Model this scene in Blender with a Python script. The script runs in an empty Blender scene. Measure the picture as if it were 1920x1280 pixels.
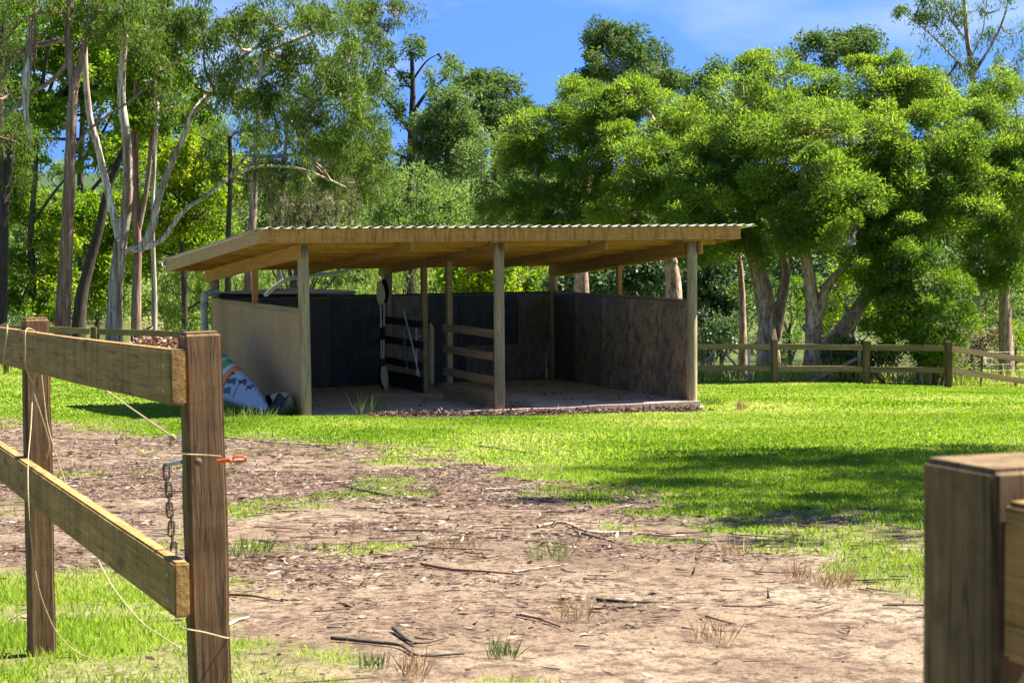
import bpy, bmesh, math
import numpy as np
from mathutils import Matrix, Vector, Quaternion

# ---------------------------------------------------------------- camera, sky, sun, exposure
scene = bpy.context.scene
col = scene.collection
F_PX, PITCH, ROLL, CZ = 3731.4, 0.0561, 0.0065, 3.078
cam_data = bpy.data.cameras.new("camera")
cam_data.sensor_width = 36.0
cam_data.lens = F_PX / 1920 * 36.0
cam_data.clip_start, cam_data.clip_end = 0.05, 2500
cam_data.dof.use_dof = True
cam_data.dof.focus_distance = 26.0
cam_data.dof.aperture_fstop = 18.0
cam = bpy.data.objects.new("camera", cam_data)
col.objects.link(cam)
cam.matrix_world = (Matrix.Translation((0, 0, CZ)) @ Matrix.Rotation(math.pi / 2 - PITCH, 4, 'X')
                    @ Matrix.Rotation(-ROLL, 4, 'Z'))
scene.camera = cam

SUN_EL, SUN_AZ = math.radians(56), math.radians(15)      # azimuth measured from +X (right) towards +Y (away)
to_sun = Vector((math.cos(SUN_EL) * math.cos(SUN_AZ), math.cos(SUN_EL) * math.sin(SUN_AZ), math.sin(SUN_EL)))
world = bpy.data.worlds.new("World")
scene.world = world
world.use_nodes = True
wn, wl = world.node_tree.nodes, world.node_tree.links
wn.clear()
sky = wn.new("ShaderNodeTexSky")
sky.sky_type = 'NISHITA'
sky.sun_disc = False
sky.sun_elevation = SUN_EL
sky.sun_rotation = math.pi / 2 - SUN_AZ                  # measured clockwise from +Y
sky.air_density, sky.dust_density, sky.ozone_density = 1.0, 0.25, 2.5
tcw = wn.new("ShaderNodeTexCoord")
mpw = wn.new("ShaderNodeMapping")
mpw.inputs['Location'].default_value = (0, 0, 0.30)      # a clear, deep blue sky down to the tree tops
mpw.inputs['Scale'].default_value = (1, 1, 0.9)
nmw = wn.new("ShaderNodeVectorMath"); nmw.operation = 'NORMALIZE'
wl.new(tcw.outputs['Generated'], mpw.inputs[0])
wl.new(mpw.outputs[0], nmw.inputs[0])
wl.new(nmw.outputs[0], sky.inputs[0])
hs = wn.new("ShaderNodeHueSaturation")
hs.inputs['Saturation'].default_value = 1.2
bg = wn.new("ShaderNodeBackground")
bg.inputs['Strength'].default_value = 0.055
wo = wn.new("ShaderNodeOutputWorld")
tint = wn.new("ShaderNodeMix"); tint.data_type, tint.blend_type = 'RGBA', 'MULTIPLY'
tint.inputs[0].default_value = 1.0
tint.inputs[7].default_value = (.58, .62, .78, 1)
wl.new(sky.outputs[0], hs.inputs['Color'])
wl.new(hs.outputs[0], tint.inputs[6])
cl = wn.new("ShaderNodeTexNoise")                        # thin high wisps of cloud
cl.inputs['Scale'].default_value = 2.6
cl.inputs['Detail'].default_value = 6
cl.inputs['Distortion'].default_value = .8
cmp_ = wn.new("ShaderNodeMapping"); cmp_.inputs['Scale'].default_value = (1.6, 1, 5.5); cmp_.inputs['Location'].default_value = (.35, .2, .1)
wl.new(tcw.outputs['Generated'], cmp_.inputs[0]); wl.new(cmp_.outputs[0], cl.inputs['Vector'])
cr_ = wn.new("ShaderNodeMapRange")
for i_, v_ in ((1, .50), (2, .78), (3, 0.0), (4, .55)):
    cr_.inputs[i_].default_value = v_
wl.new(cl.outputs[0], cr_.inputs[0])
cmx = wn.new("ShaderNodeMix"); cmx.data_type = 'RGBA'
cmx.inputs[7].default_value = (3.2, 3.6, 4.2, 1)
wl.new(cr_.outputs[0], cmx.inputs[0]); wl.new(tint.outputs[2], cmx.inputs[6])
wl.new(cmx.outputs[2], bg.inputs['Color'])
wl.new(bg.outputs[0], wo.inputs['Surface'])

sun_data = bpy.data.lights.new("sun", 'SUN')
sun_data.energy = 3.8
sun_data.angle = math.radians(0.53)
sun_data.color = (1.0, 0.94, 0.84)
sun = bpy.data.objects.new("sun", sun_data)
col.objects.link(sun)
sun.rotation_mode = 'QUATERNION'
sun.rotation_quaternion = to_sun.to_track_quat('Z', 'Y')

scene.view_settings.view_transform = 'Standard'
scene.view_settings.look = 'None'
scene.view_settings.gamma = 1.0
scene.view_settings.use_curve_mapping = False
scene.view_settings.exposure = 2.5
scene.render.engine = 'CYCLES'
cy = scene.cycles
cy.max_bounces, cy.diffuse_bounces, cy.glossy_bounces = 6, 4, 3
cy.transmission_bounces, cy.transparent_max_bounces = 4, 6
cy.use_denoising = True
cy.use_adaptive_sampling = True
cy.adaptive_threshold = 0.015
cy.sample_clamp_indirect = 6.0
scene.render.resolution_x, scene.render.resolution_y = 1024, 682

# ---------------------------------------------------------------- helpers
rng = np.random.default_rng(11)
_c, _s = math.cos(PITCH), math.sin(PITCH)


def at(px, py, Y):
    """World point at distance Y seen where the photograph (1920 x 1280) shows (px, py)."""
    xi, yi = px - 960, py - 640
    x = (xi * math.cos(ROLL) - yi * math.sin(ROLL)) / F_PX
    up = -(xi * math.sin(ROLL) + yi * math.cos(ROLL)) / F_PX
    zf = Y / (_c + up * _s)
    return np.array([x * zf, Y, CZ + zf * (-_s + up * _c)])


def smooth(a, b, x):
    t = np.clip((x - a) / (b - a), 0, 1)
    return t * t * (3 - 2 * t)


def vnoise(x, y, seed=0):
    x = np.asarray(x, float); y = np.asarray(y, float)
    xi, yi = np.floor(x).astype(np.int64), np.floor(y).astype(np.int64)
    fx, fy = x - xi, y - yi
    fx, fy = fx * fx * (3 - 2 * fx), fy * fy * (3 - 2 * fy)

    def h(a, b):
        n = (a * 374761393 + b * 668265263 + seed * 982451653) & 0x7fffffff
        n = ((n ^ (n >> 13)) * 1274126177) & 0x7fffffff
        return ((n ^ (n >> 16)) & 0xffff) / 65535.0
    return ((h(xi, yi) * (1 - fx) + h(xi + 1, yi) * fx) * (1 - fy)
            + (h(xi, yi + 1) * (1 - fx) + h(xi + 1, yi + 1) * fx) * fy)


def fbm(x, y, seed=0, o=3):
    v, a, t = 0, 1.0, 0
    for k in range(o):
        v = v + a * vnoise(np.asarray(x) * 2 ** k, np.asarray(y) * 2 ** k, seed + k * 17)
        t += a
        a *= 0.55
    return v / t


WATER_Z = -2.9


def ground_h(x, y):
    x = np.asarray(x, float); y = np.asarray(y, float)
    yy = np.maximum(y, -3)
    h = 1.85 - 0.056 * np.minimum(yy, 57)
    h = h + 0.42 * smooth(0, 12, -x) * smooth(34, 52, y)
    h = h - 0.22 * smooth(8, 15, x) * smooth(38, 52, y)
    edge = 57 + 2.0 * smooth(2, -10, x)
    h = h - 2.6 * smooth(edge, edge + 15, y)
    h = h + 2.2 * smooth(128, 148, y) + 3.0 * smooth(146, 200, y) + 9 * smooth(190, 330, y) + 12 * smooth(300, 700, y)
    n = (fbm(x * .35, y * .35, 5) - .5) * 0.10 + (fbm(x * 1.7, y * 1.7, 9) - .5) * 0.035
    return h + n * smooth(60, 40, y)


def on_ground(px, py):
    lo, hi = 2.0, 75.0
    for _ in range(50):
        m = (lo + hi) / 2
        p = at(px, py, m)
        if p[2] > float(ground_h(p[0], p[1])):
            lo = m
        else:
            hi = m
    p = at(px, py, lo)
    return p


def new_mat(name):
    m = bpy.data.materials.new(name)
    m.use_nodes = True
    n, l = m.node_tree.nodes, m.node_tree.links
    b = n["Principled BSDF"]
    return m, n, l, b


def ramp(n, stops):
    r = n.new("ShaderNodeValToRGB")
    e = r.color_ramp.elements
    while len(e) < len(stops):
        e.new(0.5)
    for k, (p, c) in enumerate(stops):
        e[k].position = p
        e[k].color = (*c, 1)
    return r


def tex(n, l, coord, scale, detail=4, rough=.6, src='Object'):
    tc = n.new("ShaderNodeTexCoord")
    mp = n.new("ShaderNodeMapping")
    mp.inputs['Scale'].default_value = coord
    l.new(tc.outputs[src], mp.inputs[0])
    t = n.new("ShaderNodeTexNoise")
    t.inputs['Scale'].default_value = scale
    t.inputs['Detail'].default_value = detail
    t.inputs['Roughness'].default_value = rough
    l.new(mp.outputs[0], t.inputs['Vector'])
    return t, mp


def bump(n, l, src, b, strength=.4, dist=.01):
    bp = n.new("ShaderNodeBump")
    bp.inputs['Strength'].default_value = strength
    bp.inputs['Distance'].default_value = dist
    l.new(src, bp.inputs['Height'])
    l.new(bp.outputs[0], b.inputs['Normal'])


def mixc(n, l, fac, a, b, mode='MIX'):
    m = n.new("ShaderNodeMix")
    m.data_type, m.blend_type = 'RGBA', mode
    for sock, v in ((m.inputs[0], fac), (m.inputs[6], a), (m.inputs[7], b)):
        if hasattr(v, 'is_linked'):
            l.new(v, sock)
        elif isinstance(v, (tuple, list)):
            sock.default_value = (*v, 1)
        else:
            sock.default_value = v
    return m.outputs[2]


def grain_mat(name, c0, c1, c2, along=(1.2, 14, 14), scale=3.0, rough=.85, bumpy=.5, blot=.5, stain=(.05, .04, .03), drip=0.0, sharp=.26, knots=0.0):
    """Streaky material whose grain runs along one local axis (local X for boards, Z for trunks)."""
    m, n, l, b = new_mat(name)
    t, mp = tex(n, l, along, scale, 6, .65)
    oi = n.new("ShaderNodeObjectInfo")
    add = n.new("ShaderNodeVectorMath")
    mul = n.new("ShaderNodeMath"); mul.operation = 'MULTIPLY'; mul.inputs[1].default_value = 40
    l.new(oi.outputs['Random'], mul.inputs[0])
    l.new(mul.outputs[0], mp.inputs['Location'])
    r = ramp(n, [(.5 - sharp, c0), (.5, c1), (.52 + sharp, c2)])
    l.new(t.outputs[0], r.inputs[0])
    t2, mp2 = tex(n, l, tuple(a * .35 for a in along), scale * .7, 3, .5)
    l.new(mul.outputs[0], mp2.inputs['Location'])
    r2 = ramp(n, [(.42, (0, 0, 0)), (.68, (1, 1, 1))])
    l.new(t2.outputs[0], r2.inputs[0])
    f = n.new("ShaderNodeMath"); f.operation = 'MULTIPLY'; f.inputs[1].default_value = blot
    l.new(r2.outputs[0], f.inputs[0])
    c = mixc(n, l, f.outputs[0], r.outputs[0], stain)
    t3, mp3 = tex(n, l, tuple(a * (.30 if a < 3 else .8) for a in along), scale * 1.3, 2, .5)
    l.new(mul.outputs[0], mp3.inputs['Location'])
    sb = n.new("ShaderNodeMath"); sb.operation = 'SUBTRACT'; sb.inputs[1].default_value = .5
    ab = n.new("ShaderNodeMath"); ab.operation = 'ABSOLUTE'
    l.new(t3.outputs[0], sb.inputs[0]); l.new(sb.outputs[0], ab.inputs[0])
    r3 = ramp(n, [(0., (1, 1, 1)), (.02, (0, 0, 0))])
    l.new(ab.outputs[0], r3.inputs[0])
    f3 = n.new("ShaderNodeMath"); f3.operation = 'MULTIPLY'; f3.inputs[1].default_value = .8
    l.new(r3.outputs[0], f3.inputs[0])
    c = mixc(n, l, f3.outputs[0], c, tuple(v * .4 for v in stain))
    if knots:
        tck = n.new("ShaderNodeTexCoord")
        mpk = n.new("ShaderNodeMapping"); mpk.inputs['Scale'].default_value = (2.2, 6, 6)
        l.new(tck.outputs['Object'], mpk.inputs[0]); l.new(mul.outputs[0], mpk.inputs['Location'])
        vk = n.new("ShaderNodeTexVoronoi"); vk.inputs['Scale'].default_value = 1.0
        l.new(mpk.outputs[0], vk.inputs['Vector'])
        rk = ramp(n, [(.06, (1, 1, 1)), (.17, (0, 0, 0))])
        l.new(vk.outputs['Distance'], rk.inputs[0])
        fk = n.new("ShaderNodeMath"); fk.operation = 'MULTIPLY'; fk.inputs[1].default_value = knots
        l.new(rk.outputs[0], fk.inputs[0])
        c = mixc(n, l, fk.outputs[0], c, tuple(v * .5 for v in stain))
    if drip:
        t4, mp4 = tex(n, l, (7, 7, .7), 3.2, 5, .65)
        l.new(mul.outputs[0], mp4.inputs['Location'])
        r4 = ramp(n, [(.44, (0, 0, 0)), (.66, (1, 1, 1))])
        l.new(t4.outputs[0], r4.inputs[0])
        f4 = n.new("ShaderNodeMath"); f4.operation = 'MULTIPLY'; f4.inputs[1].default_value = drip
        l.new(r4.outputs[0], f4.inputs[0])
        c = mixc(n, l, f4.outputs[0], c, tuple(v * .55 for v in stain))
    hv = n.new("ShaderNodeHueSaturation")
    mr = n.new("ShaderNodeMapRange")
    mr.inputs[3].default_value, mr.inputs[4].default_value = .82, 1.15
    l.new(oi.outputs['Random'], mr.inputs[0])
    l.new(mr.outputs[0], hv.inputs['Value'])
    l.new(c, hv.inputs['Color'])
    l.new(hv.outputs[0], b.inputs['Base Color'])
    b.inputs['Roughness'].default_value = rough
    b.inputs['Specular IOR Level'].default_value = .25
    bump(n, l, t.outputs[0], b, bumpy, .008)
    return m


def plain_mat(name, c, rough=.6, var=.2, scale=6, metal=0.0, spec=.4, bumpy=.1):
    m, n, l, b = new_mat(name)
    t, _ = tex(n, l, (1, 1, 1), scale, 5, .6)
    lo = tuple(x * (1 - var) for x in c)
    hi = tuple(min(1, x * (1 + var)) for x in c)
    r = ramp(n, [(.3, lo), (.7, hi)])
    l.new(t.outputs[0], r.inputs[0])
    l.new(r.outputs[0], b.inputs['Base Color'])
    b.inputs['Roughness'].default_value = rough
    b.inputs['Metallic'].default_value = metal
    b.inputs['Specular IOR Level'].default_value = spec
    bump(n, l, t.outputs[0], b, bumpy, .005)
    return m


def leaf_mat(name, c0, c1, c2, trans=.45, gloss=.25):
    """Leaves: each face carries a tint 0..1; light passes through them."""
    m, n, l, b = new_mat(name)
    a = n.new("ShaderNodeAttribute")
    a.attribute_name = "tint"
    r = ramp(n, [(.0, c0), (.5, c1), (1., c2)])
    l.new(a.outputs['Fac'], r.inputs[0])
    l.new(r.outputs[0], b.inputs['Base Color'])
    b.inputs['Roughness'].default_value = .55
    b.inputs['Specular IOR Level'].default_value = gloss
    tr = n.new("ShaderNodeBsdfTranslucent")
    hv = n.new("ShaderNodeHueSaturation")
    hv.inputs['Saturation'].default_value = 1.1
    hv.inputs['Value'].default_value = 1.5
    l.new(r.outputs[0], hv.inputs['Color'])
    l.new(hv.outputs[0], tr.inputs['Color'])
    mx = n.new("ShaderNodeMixShader")
    mx.inputs[0].default_value = trans
    l.new(b.outputs[0], mx.inputs[1])
    l.new(tr.outputs[0], mx.inputs[2])
    l.new(mx.outputs[0], n["Material Output"].inputs['Surface'])
    return m


WM = {}


def link(o, parent=None, world_m=None):
    col.objects.link(o)
    wm = world_m if world_m is not None else Matrix.Identity(4)
    if parent is not None:
        o.parent = parent
        o.matrix_parent_inverse = Matrix.Identity(4)
        o.matrix_basis = WM[parent.name].inverted() @ wm
    else:
        o.matrix_basis = wm
    WM[o.name] = wm
    return o


def tag(o, label, cat, group=None, kind=None):
    o["label"] = label
    o["category"] = cat
    if group:
        o["group"] = group
    if kind:
        o["kind"] = kind
    return o


def thing(name, label, cat, loc=(0, 0, 0), rotz=0.0, group=None):
    o = bpy.data.objects.new(name, None)
    o.empty_display_size = .2
    link(o, None, Matrix.Translation(Vector(loc)) @ Matrix.Rotation(rotz, 4, 'Z'))
    return tag(o, label, cat, group)


def np_mesh(name, V, F, mats, parent=None, tint=None, smooth_=False, mat_idx=None, attrs=None, world_m=None):
    """One mesh object from numpy arrays; V in the frame of world_m (default: world)."""
    me = bpy.data.meshes.new(name)
    V = np.ascontiguousarray(V, dtype=np.float32)
    F = np.ascontiguousarray(F, dtype=np.int32)
    if parent is not None and world_m is None:
        world_m = WM[parent.name].copy()
        Mi = np.array(world_m.inverted())
        V = (V @ Mi[:3, :3].T.astype(np.float32) + Mi[:3, 3].astype(np.float32)).astype(np.float32)
    n, k = F.shape
    me.vertices.add(len(V)); me.vertices.foreach_set("co", V.ravel())
    me.loops.add(n * k); me.loops.foreach_set("vertex_index", F.ravel())
    me.polygons.add(n)
    me.polygons.foreach_set("loop_start", np.arange(0, n * k, k, dtype=np.int32))
    if smooth_:
        me.polygons.foreach_set("use_smooth", np.ones(n, dtype=bool))
    for m in (mats if isinstance(mats, (list, tuple)) else [mats]):
        me.materials.append(m)
    if mat_idx is not None:
        me.polygons.foreach_set("material_index", np.asarray(mat_idx, dtype=np.int32))
    if tint is not None:
        a = me.attributes.new("tint", 'FLOAT', 'FACE')
        a.data.foreach_set("value", np.asarray(tint, dtype=np.float32))
    for nm, vals in (attrs or {}).items():
        a = me.attributes.new(nm, 'FLOAT', 'POINT')
        a.data.foreach_set("value", np.asarray(vals, dtype=np.float32))
    me.update(calc_edges=True)
    o = bpy.data.objects.new(name, me)
    link(o, parent, world_m)
    return o


def bm_obj(name, bm, mat, parent=None, world_m=None, smooth_=False):
    me = bpy.data.meshes.new(name)
    bmesh.ops.recalc_face_normals(bm, faces=bm.faces)
    bm.to_mesh(me)
    bm.free()
    me.materials.append(mat)
    if smooth_:
        for p in me.polygons:
            p.use_smooth = True
    o = bpy.data.objects.new(name, me)
    return link(o, parent, world_m)


def frame(A, B, up=(0, 0, 1)):
    """Matrix at the middle of A-B, local X along A-B, local Z as near `up` as can be."""
    A, B = Vector(A), Vector(B)
    x = (B - A).normalized()
    u = Vector(up)
    y = u.cross(x)
    if y.length < 1e-5:
        y = Vector((0, 1, 0)).cross(x)
    y.normalize()
    z = x.cross(y)
    m = Matrix((x, y, z)).transposed().to_4x4()
    m.translation = (A + B) / 2
    return m


def board(name, A, B, deep, thick, mat, parent=None, up=(0, 0, 1), bev=.006, wob=0.0, seg=1, par_m=None):
    """Sawn timber from A to B (local X), `deep` along up, `thick` across. Coordinates in the parent's frame if par_m."""
    L = (Vector(B) - Vector(A)).length
    bm = bmesh.new()
    bmesh.ops.create_cube(bm, size=1)
    bmesh.ops.scale(bm, vec=(L, thick, deep), verts=bm.verts)
    if seg > 1:
        es = [e for e in bm.edges if abs((e.verts[0].co - e.verts[1].co).x) > L * .9]
        bmesh.ops.subdivide_edges(bm, edges=es, cuts=seg - 1, use_grid_fill=True)
    if wob:
        ph = rng.uniform(0, 9, 4)
        for v in bm.verts:
            v.co.y += wob * math.sin(v.co.x * 2.3 + ph[0]) + rng.normal(0, wob * .25)
            v.co.z += wob * math.sin(v.co.x * 1.9 + ph[1]) + rng.normal(0, wob * .25)
    if bev:
        bmesh.ops.bevel(bm, geom=[e for e in bm.edges if e.calc_face_angle(0) > .8], offset=bev, segments=2, affect='EDGES')
    m = frame(A, B, up)
    if par_m is not None:
        m = par_m @ m
    return bm_obj(name, bm, mat, parent, m)


def spline(pts, n):
    """Catmull-Rom through pts (m x k), n samples per span."""
    P = np.asarray(pts, float)
    if len(P) < 3:
        t = np.linspace(0, 1, n * (len(P) - 1) + 1)[:, None]
        return P[0] * (1 - t) + P[-1] * t
    Q = np.vstack([2 * P[0] - P[1], P, 2 * P[-1] - P[-2]])
    out = []
    for i in range(1, len(Q) - 2):
        t = np.linspace(0, 1, n, endpoint=False)[:, None]
        a, b, c, d = Q[i - 1], Q[i], Q[i + 1], Q[i + 2]
        out.append(.5 * (2 * b + (c - a) * t + (2 * a - 5 * b + 4 * c - d) * t ** 2 + (3 * b - a - 3 * c + d) * t ** 3))
    out.append(P[-1:])
    return np.vstack(out)


def tube(pts, rad, ns=8, rough=0.0, rg=None, cap=True):
    """Verts and quads of a tube along pts with radii rad."""
    P = np.asarray(pts, float)
    R = np.broadcast_to(np.asarray(rad, float), (len(P),))
    T = np.gradient(P, axis=0)
    T /= np.linalg.norm(T, axis=1, keepdims=True) + 1e-9
    ref = np.array([0., 0, 1]) if abs(T[0, 2]) < .9 else np.array([0., 1, 0])
    U = np.zeros_like(P)
    u = ref - T[0] * (ref @ T[0])
    for i in range(len(P)):
        u = u - T[i] * (u @ T[i])
        u /= np.linalg.norm(u) + 1e-9
        U[i] = u
    Wv = np.cross(T, U)
    a = np.arange(ns) / ns * 2 * math.pi
    rr = R[:, None] * np.ones((1, ns))
    if rough and rg is not None:
        fl = rg.normal(0, rough, ns)
        rr = rr * (1 + fl[None, :] + rg.normal(0, rough * .7, rr.shape))
    V = P[:, None] + U[:, None] * (np.cos(a) * rr)[..., None] + Wv[:, None] * (np.sin(a) * rr)[..., None]
    V = V.reshape(-1, 3)
    i = np.arange(len(P) - 1)[:, None] * ns
    j = np.arange(ns)[None, :]
    k = (j + 1) % ns
    Fq = np.stack([i + j, i + k, i + ns + k, i + ns + j], -1).reshape(-1, 4)
    if cap and ns >= 4:
        caps = []
        for base in (0, (len(P) - 1) * ns):
            for q in range(1, ns - 2, 2):
                caps.append([base, base + q, base + q + 1, base + (q + 2) % ns])
        if ns % 2 == 0:
            Fq = np.vstack([Fq, np.array(caps, int)])
    return V, Fq


class Acc:
    def __init__(self):
        self.V, self.F, self.T, self.n = [], [], [], 0

    def add(self, V, F, t=None):
        self.V.append(np.asarray(V)); self.F.append(np.asarray(F) + self.n)
        self.n += len(V)
        if t is not None:
            self.T.append(np.broadcast_to(np.asarray(t, float), (len(F),)))

    def get(self):
        return np.vstack(self.V), np.vstack(self.F), (np.concatenate(self.T) if self.T else None)


def rope(name, pts, r, mat, parent=None, n=10, ns=6):
    V, F = tube(spline(pts, n), r, ns)
    return np_mesh(name, V, F, mat, parent, smooth_=True)


def structure(o):
    o["kind"] = "structure"
    return o


# ---------------------------------------------------------------- where grass, dirt and soil lie
SY = 0.3956
SHED_M = Matrix.Translation((-3.413, 32.885, 0)) @ Matrix.Rotation(SY, 4, 'Z')
SHED_I = np.array(SHED_M.inverted())
W, D, HW = 7.2, 6.08, 1.80


def shed_uv(x, y):
    return SHED_I[0, 0] * x + SHED_I[0, 1] * y + SHED_I[0, 3], SHED_I[1, 0] * x + SHED_I[1, 1] * y + SHED_I[1, 3]


_edge = np.array([on_ground(*p)[:2] for p in [(-300, 790), (0, 795), (160, 805), (300, 815), (420, 828), (600, 836), (800, 850), (900, 872),
                                               (1000, 905), (1060, 930), (1150, 952), (1300, 972), (1450, 985), (1730, 988), (1950, 990), (2300, 990)]])
_es = _edge[:, 0] / _edge[:, 1]
_left = np.array([on_ground(*p)[:2] for p in [(640, 1300), (540, 1262), (440, 1215), (345, 1165), (300, 1100), (215, 1020), (110, 965), (20, 925), (-120, 890)]])
_lo = np.argsort(_left[:, 1])


def lawn(x, y):
    s = x / np.maximum(y, 3)
    yb = np.interp(s, _es, _edge[:, 1])
    n1 = fbm(x * .9, y * .5, 21) - .5
    n2 = fbm(x * 3.1, y * 2.2, 31) - .5
    g = smooth(-.09, .09, (y - yb) / yb + n1 * .34 + n2 * .25)
    xl = np.interp(y, _left[_lo, 1], _left[_lo, 0])
    gl = smooth(-.35, .25, (xl - x) + n1 * 1.1 + n2 * .9) * smooth(11.2, 9.6, y) * (.35 + .65 * smooth(.38, .55, fbm(x * 1.6, y * 1.1, 23) + n2 * .4))
    pt = smooth(.66, .80, fbm(x * 1.0 + 7, y * .6, 51) + n2 * .4) * .5
    rp = smooth(.52, .66, fbm(x * 1.4, y * .9, 61)) * smooth(1.2, 2.0, x) * smooth(8.6, 10, y) * smooth(13.6, 12, y) * .5
    return np.clip(np.maximum.reduce([g, gl, pt * smooth(26, 15, y), rp]), 0, 1)


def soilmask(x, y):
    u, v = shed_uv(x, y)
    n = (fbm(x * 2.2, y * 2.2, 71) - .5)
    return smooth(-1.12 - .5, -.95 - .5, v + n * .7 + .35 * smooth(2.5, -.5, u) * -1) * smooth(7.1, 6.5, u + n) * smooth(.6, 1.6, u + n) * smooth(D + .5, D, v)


# ---------------------------------------------------------------- materials
def ground_mat():
    m, n, l, b = new_mat("paddock_ground")
    ga = n.new("ShaderNodeAttribute"); ga.attribute_name = "grass"
    sa = n.new("ShaderNodeAttribute"); sa.attribute_name = "soil"
    fa = n.new("ShaderNodeAttribute"); fa.attribute_name = "bank"
    t1, _ = tex(n, l, (1, 1, 1), .9, 6, .65)
    t2, _ = tex(n, l, (1, .8, 1), 9, 6, .7)
    t3, _ = tex(n, l, (1, 1, 1), 38, 4, .7)
    dirt = ramp(n, [(.3, (.13, .09, .058)), (.5, (.195, .14, .091)), (.68, (.285, .222, .152))])
    l.new(t1.outputs[0], dirt.inputs[0])
    lit = ramp(n, [(.40, (1, 1, 1)), (.53, (0, 0, 0))])
    l.new(t2.outputs[0], lit.inputs[0])
    d2 = mixc(n, l, lit.outputs[0], dirt.outputs[0], (.095, .064, .044))
    sp = ramp(n, [(.40, (1, 1, 1)), (.47, (0, 0, 0))])
    l.new(t3.outputs[0], sp.inputs[0])
    f3 = n.new("ShaderNodeMath"); f3.operation = 'MULTIPLY'; f3.inputs[1].default_value = .7
    l.new(sp.outputs[0], f3.inputs[0])
    d3 = mixc(n, l, f3.outputs[0], d2, (.05, .032, .024))
    gr = ramp(n, [(.3, (.085, .13, .012)), (.55, (.14, .20, .018)), (.8, (.21, .23, .04))])
    l.new(t2.outputs[0], gr.inputs[0])
    c = mixc(n, l, ga.outputs['Fac'], d3, gr.outputs[0])
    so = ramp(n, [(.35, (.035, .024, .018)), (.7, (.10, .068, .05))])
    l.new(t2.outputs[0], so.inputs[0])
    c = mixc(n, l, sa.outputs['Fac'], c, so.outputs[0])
    bk = ramp(n, [(.3, (.10, .10, .03)), (.5, (.17, .19, .05)), (.75, (.26, .22, .10))])
    l.new(t1.outputs[0], bk.inputs[0])
    c = mixc(n, l, fa.outputs['Fac'], c, bk.outputs[0])
    ha = n.new("ShaderNodeAttribute"); ha.attribute_name = "hill"
    c = mixc(n, l, ha.outputs['Fac'], c, (.035, .06, .022))
    l.new(c, b.inputs['Base Color'])
    b.inputs['Roughness'].default_value = .95
    b.inputs['Specular IOR Level'].default_value = .1
    ad = n.new("ShaderNodeMath"); ad.operation = 'ADD'
    l.new(t2.outputs[0], ad.inputs[0]); l.new(t3.outputs[0], ad.inputs[1])
    bump(n, l, ad.outputs[0], b, .7, .03)
    return m


M = {}
M['ground'] = ground_mat()
M['fence'] = grain_mat("weathered_rail_timber", (.19, .10, .030), (.33, .185, .055), (.46, .29, .11), blot=.5, stain=(.16, .10, .03), drip=.55, knots=.7)
M['fence_far'] = grain_mat('dull_far_rail_timber', (.13, .085, .04), (.22, .15, .075), (.32, .225, .12), blot=.45, stain=(.10, .07, .03))
M['fence_post'] = grain_mat("brown_post_timber", (.075, .044, .018), (.155, .09, .038), (.25, .155, .075), blot=.6, stain=(.055, .03, .014), drip=.3, knots=.8)
M['dark_post'] = grain_mat("dark_post_timber", (.08, .05, .018), (.17, .11, .045), (.29, .195, .09), blot=.6, stain=(.05, .034, .016), drip=.5, knots=.8)
M['pine'] = grain_mat("treated_pine", (.36, .16, .045), (.46, .21, .065), (.56, .29, .10), blot=.4, stain=(.30, .13, .035), bumpy=.3)
M['fascia'] = grain_mat("stained_fascia_board", (.46, .195, .055), (.56, .25, .072), (.64, .33, .11), blot=.45, stain=(.34, .155, .045), bumpy=.3, drip=.75)
M['rafter'] = grain_mat("dark_rafter_timber", (.24, .115, .04), (.34, .17, .06), (.44, .24, .09), blot=.4, stain=(.2, .1, .035), bumpy=.3)  # darker brown than the pine of the other roof timbers
M['pine_dull'] = grain_mat("dusty_pine", (.24, .15, .07), (.36, .235, .12), (.45, .32, .19), blot=.4, stain=(.16, .095, .05))
M['barge'] = grain_mat("painted_barge", (.44, .26, .12), (.50, .30, .14), (.56, .35, .17), blot=.3, stain=(.38, .23, .11), bumpy=.15)
M['round_post'] = grain_mat("grey_round_post", (.22, .15, .09), (.38, .275, .175), (.50, .38, .26), along=(14, 14, 1.0), blot=.5, stain=(.14, .09, .045))
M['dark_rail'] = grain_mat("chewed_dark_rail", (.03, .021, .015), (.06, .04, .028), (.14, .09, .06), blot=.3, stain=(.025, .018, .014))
M['clad'] = plain_mat("brown_wall_sheet", (.43, .24, .115), .55, .10, 3)
M['roofing'] = plain_mat("pale_roof_sheet", (.40, .38, .355), .45, .10, 2, spec=.5)
M['black_poly'] = plain_mat("black_tank_plastic", (.006, .006, .006), .9, .3, 4, spec=.02)
M['pvc'] = plain_mat("grey_pipe", (.42, .40, .37), .4, .08, 4)
M['pvc_white'] = plain_mat("white_pipe", (.62, .60, .55), .45, .12, 4)
M['steel'] = plain_mat("rusty_steel", (.13, .085, .06), .7, .4, 20, .5)
M['galv'] = plain_mat("galvanised_steel", (.42, .42, .40), .5, .2, 15, .7)
M['wire'] = plain_mat("fence_wire", (.34, .33, .30), .5, .2, 10, .6)
M['twine'] = plain_mat("sun_bleached_twine", (.38, .30, .16), .8, .2, 60, bumpy=.5)
M['orange_plastic'] = plain_mat("orange_plastic", (.62, .10, .025), .45, .15, 30)
M['shaft_white'] = plain_mat("white_paddle_shaft", (.62, .62, .60), .4, .1, 5)
M['blade_cream'] = plain_mat("cream_paddle_blade", (.46, .39, .21), .45, .1, 5)
M['stone'] = plain_mat("pale_stone", (.48, .42, .33), .9, .25, 12, bumpy=.6)
M['tan'] = plain_mat("tan_plastic", (.36, .29, .18), .6, .2, 8)
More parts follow.
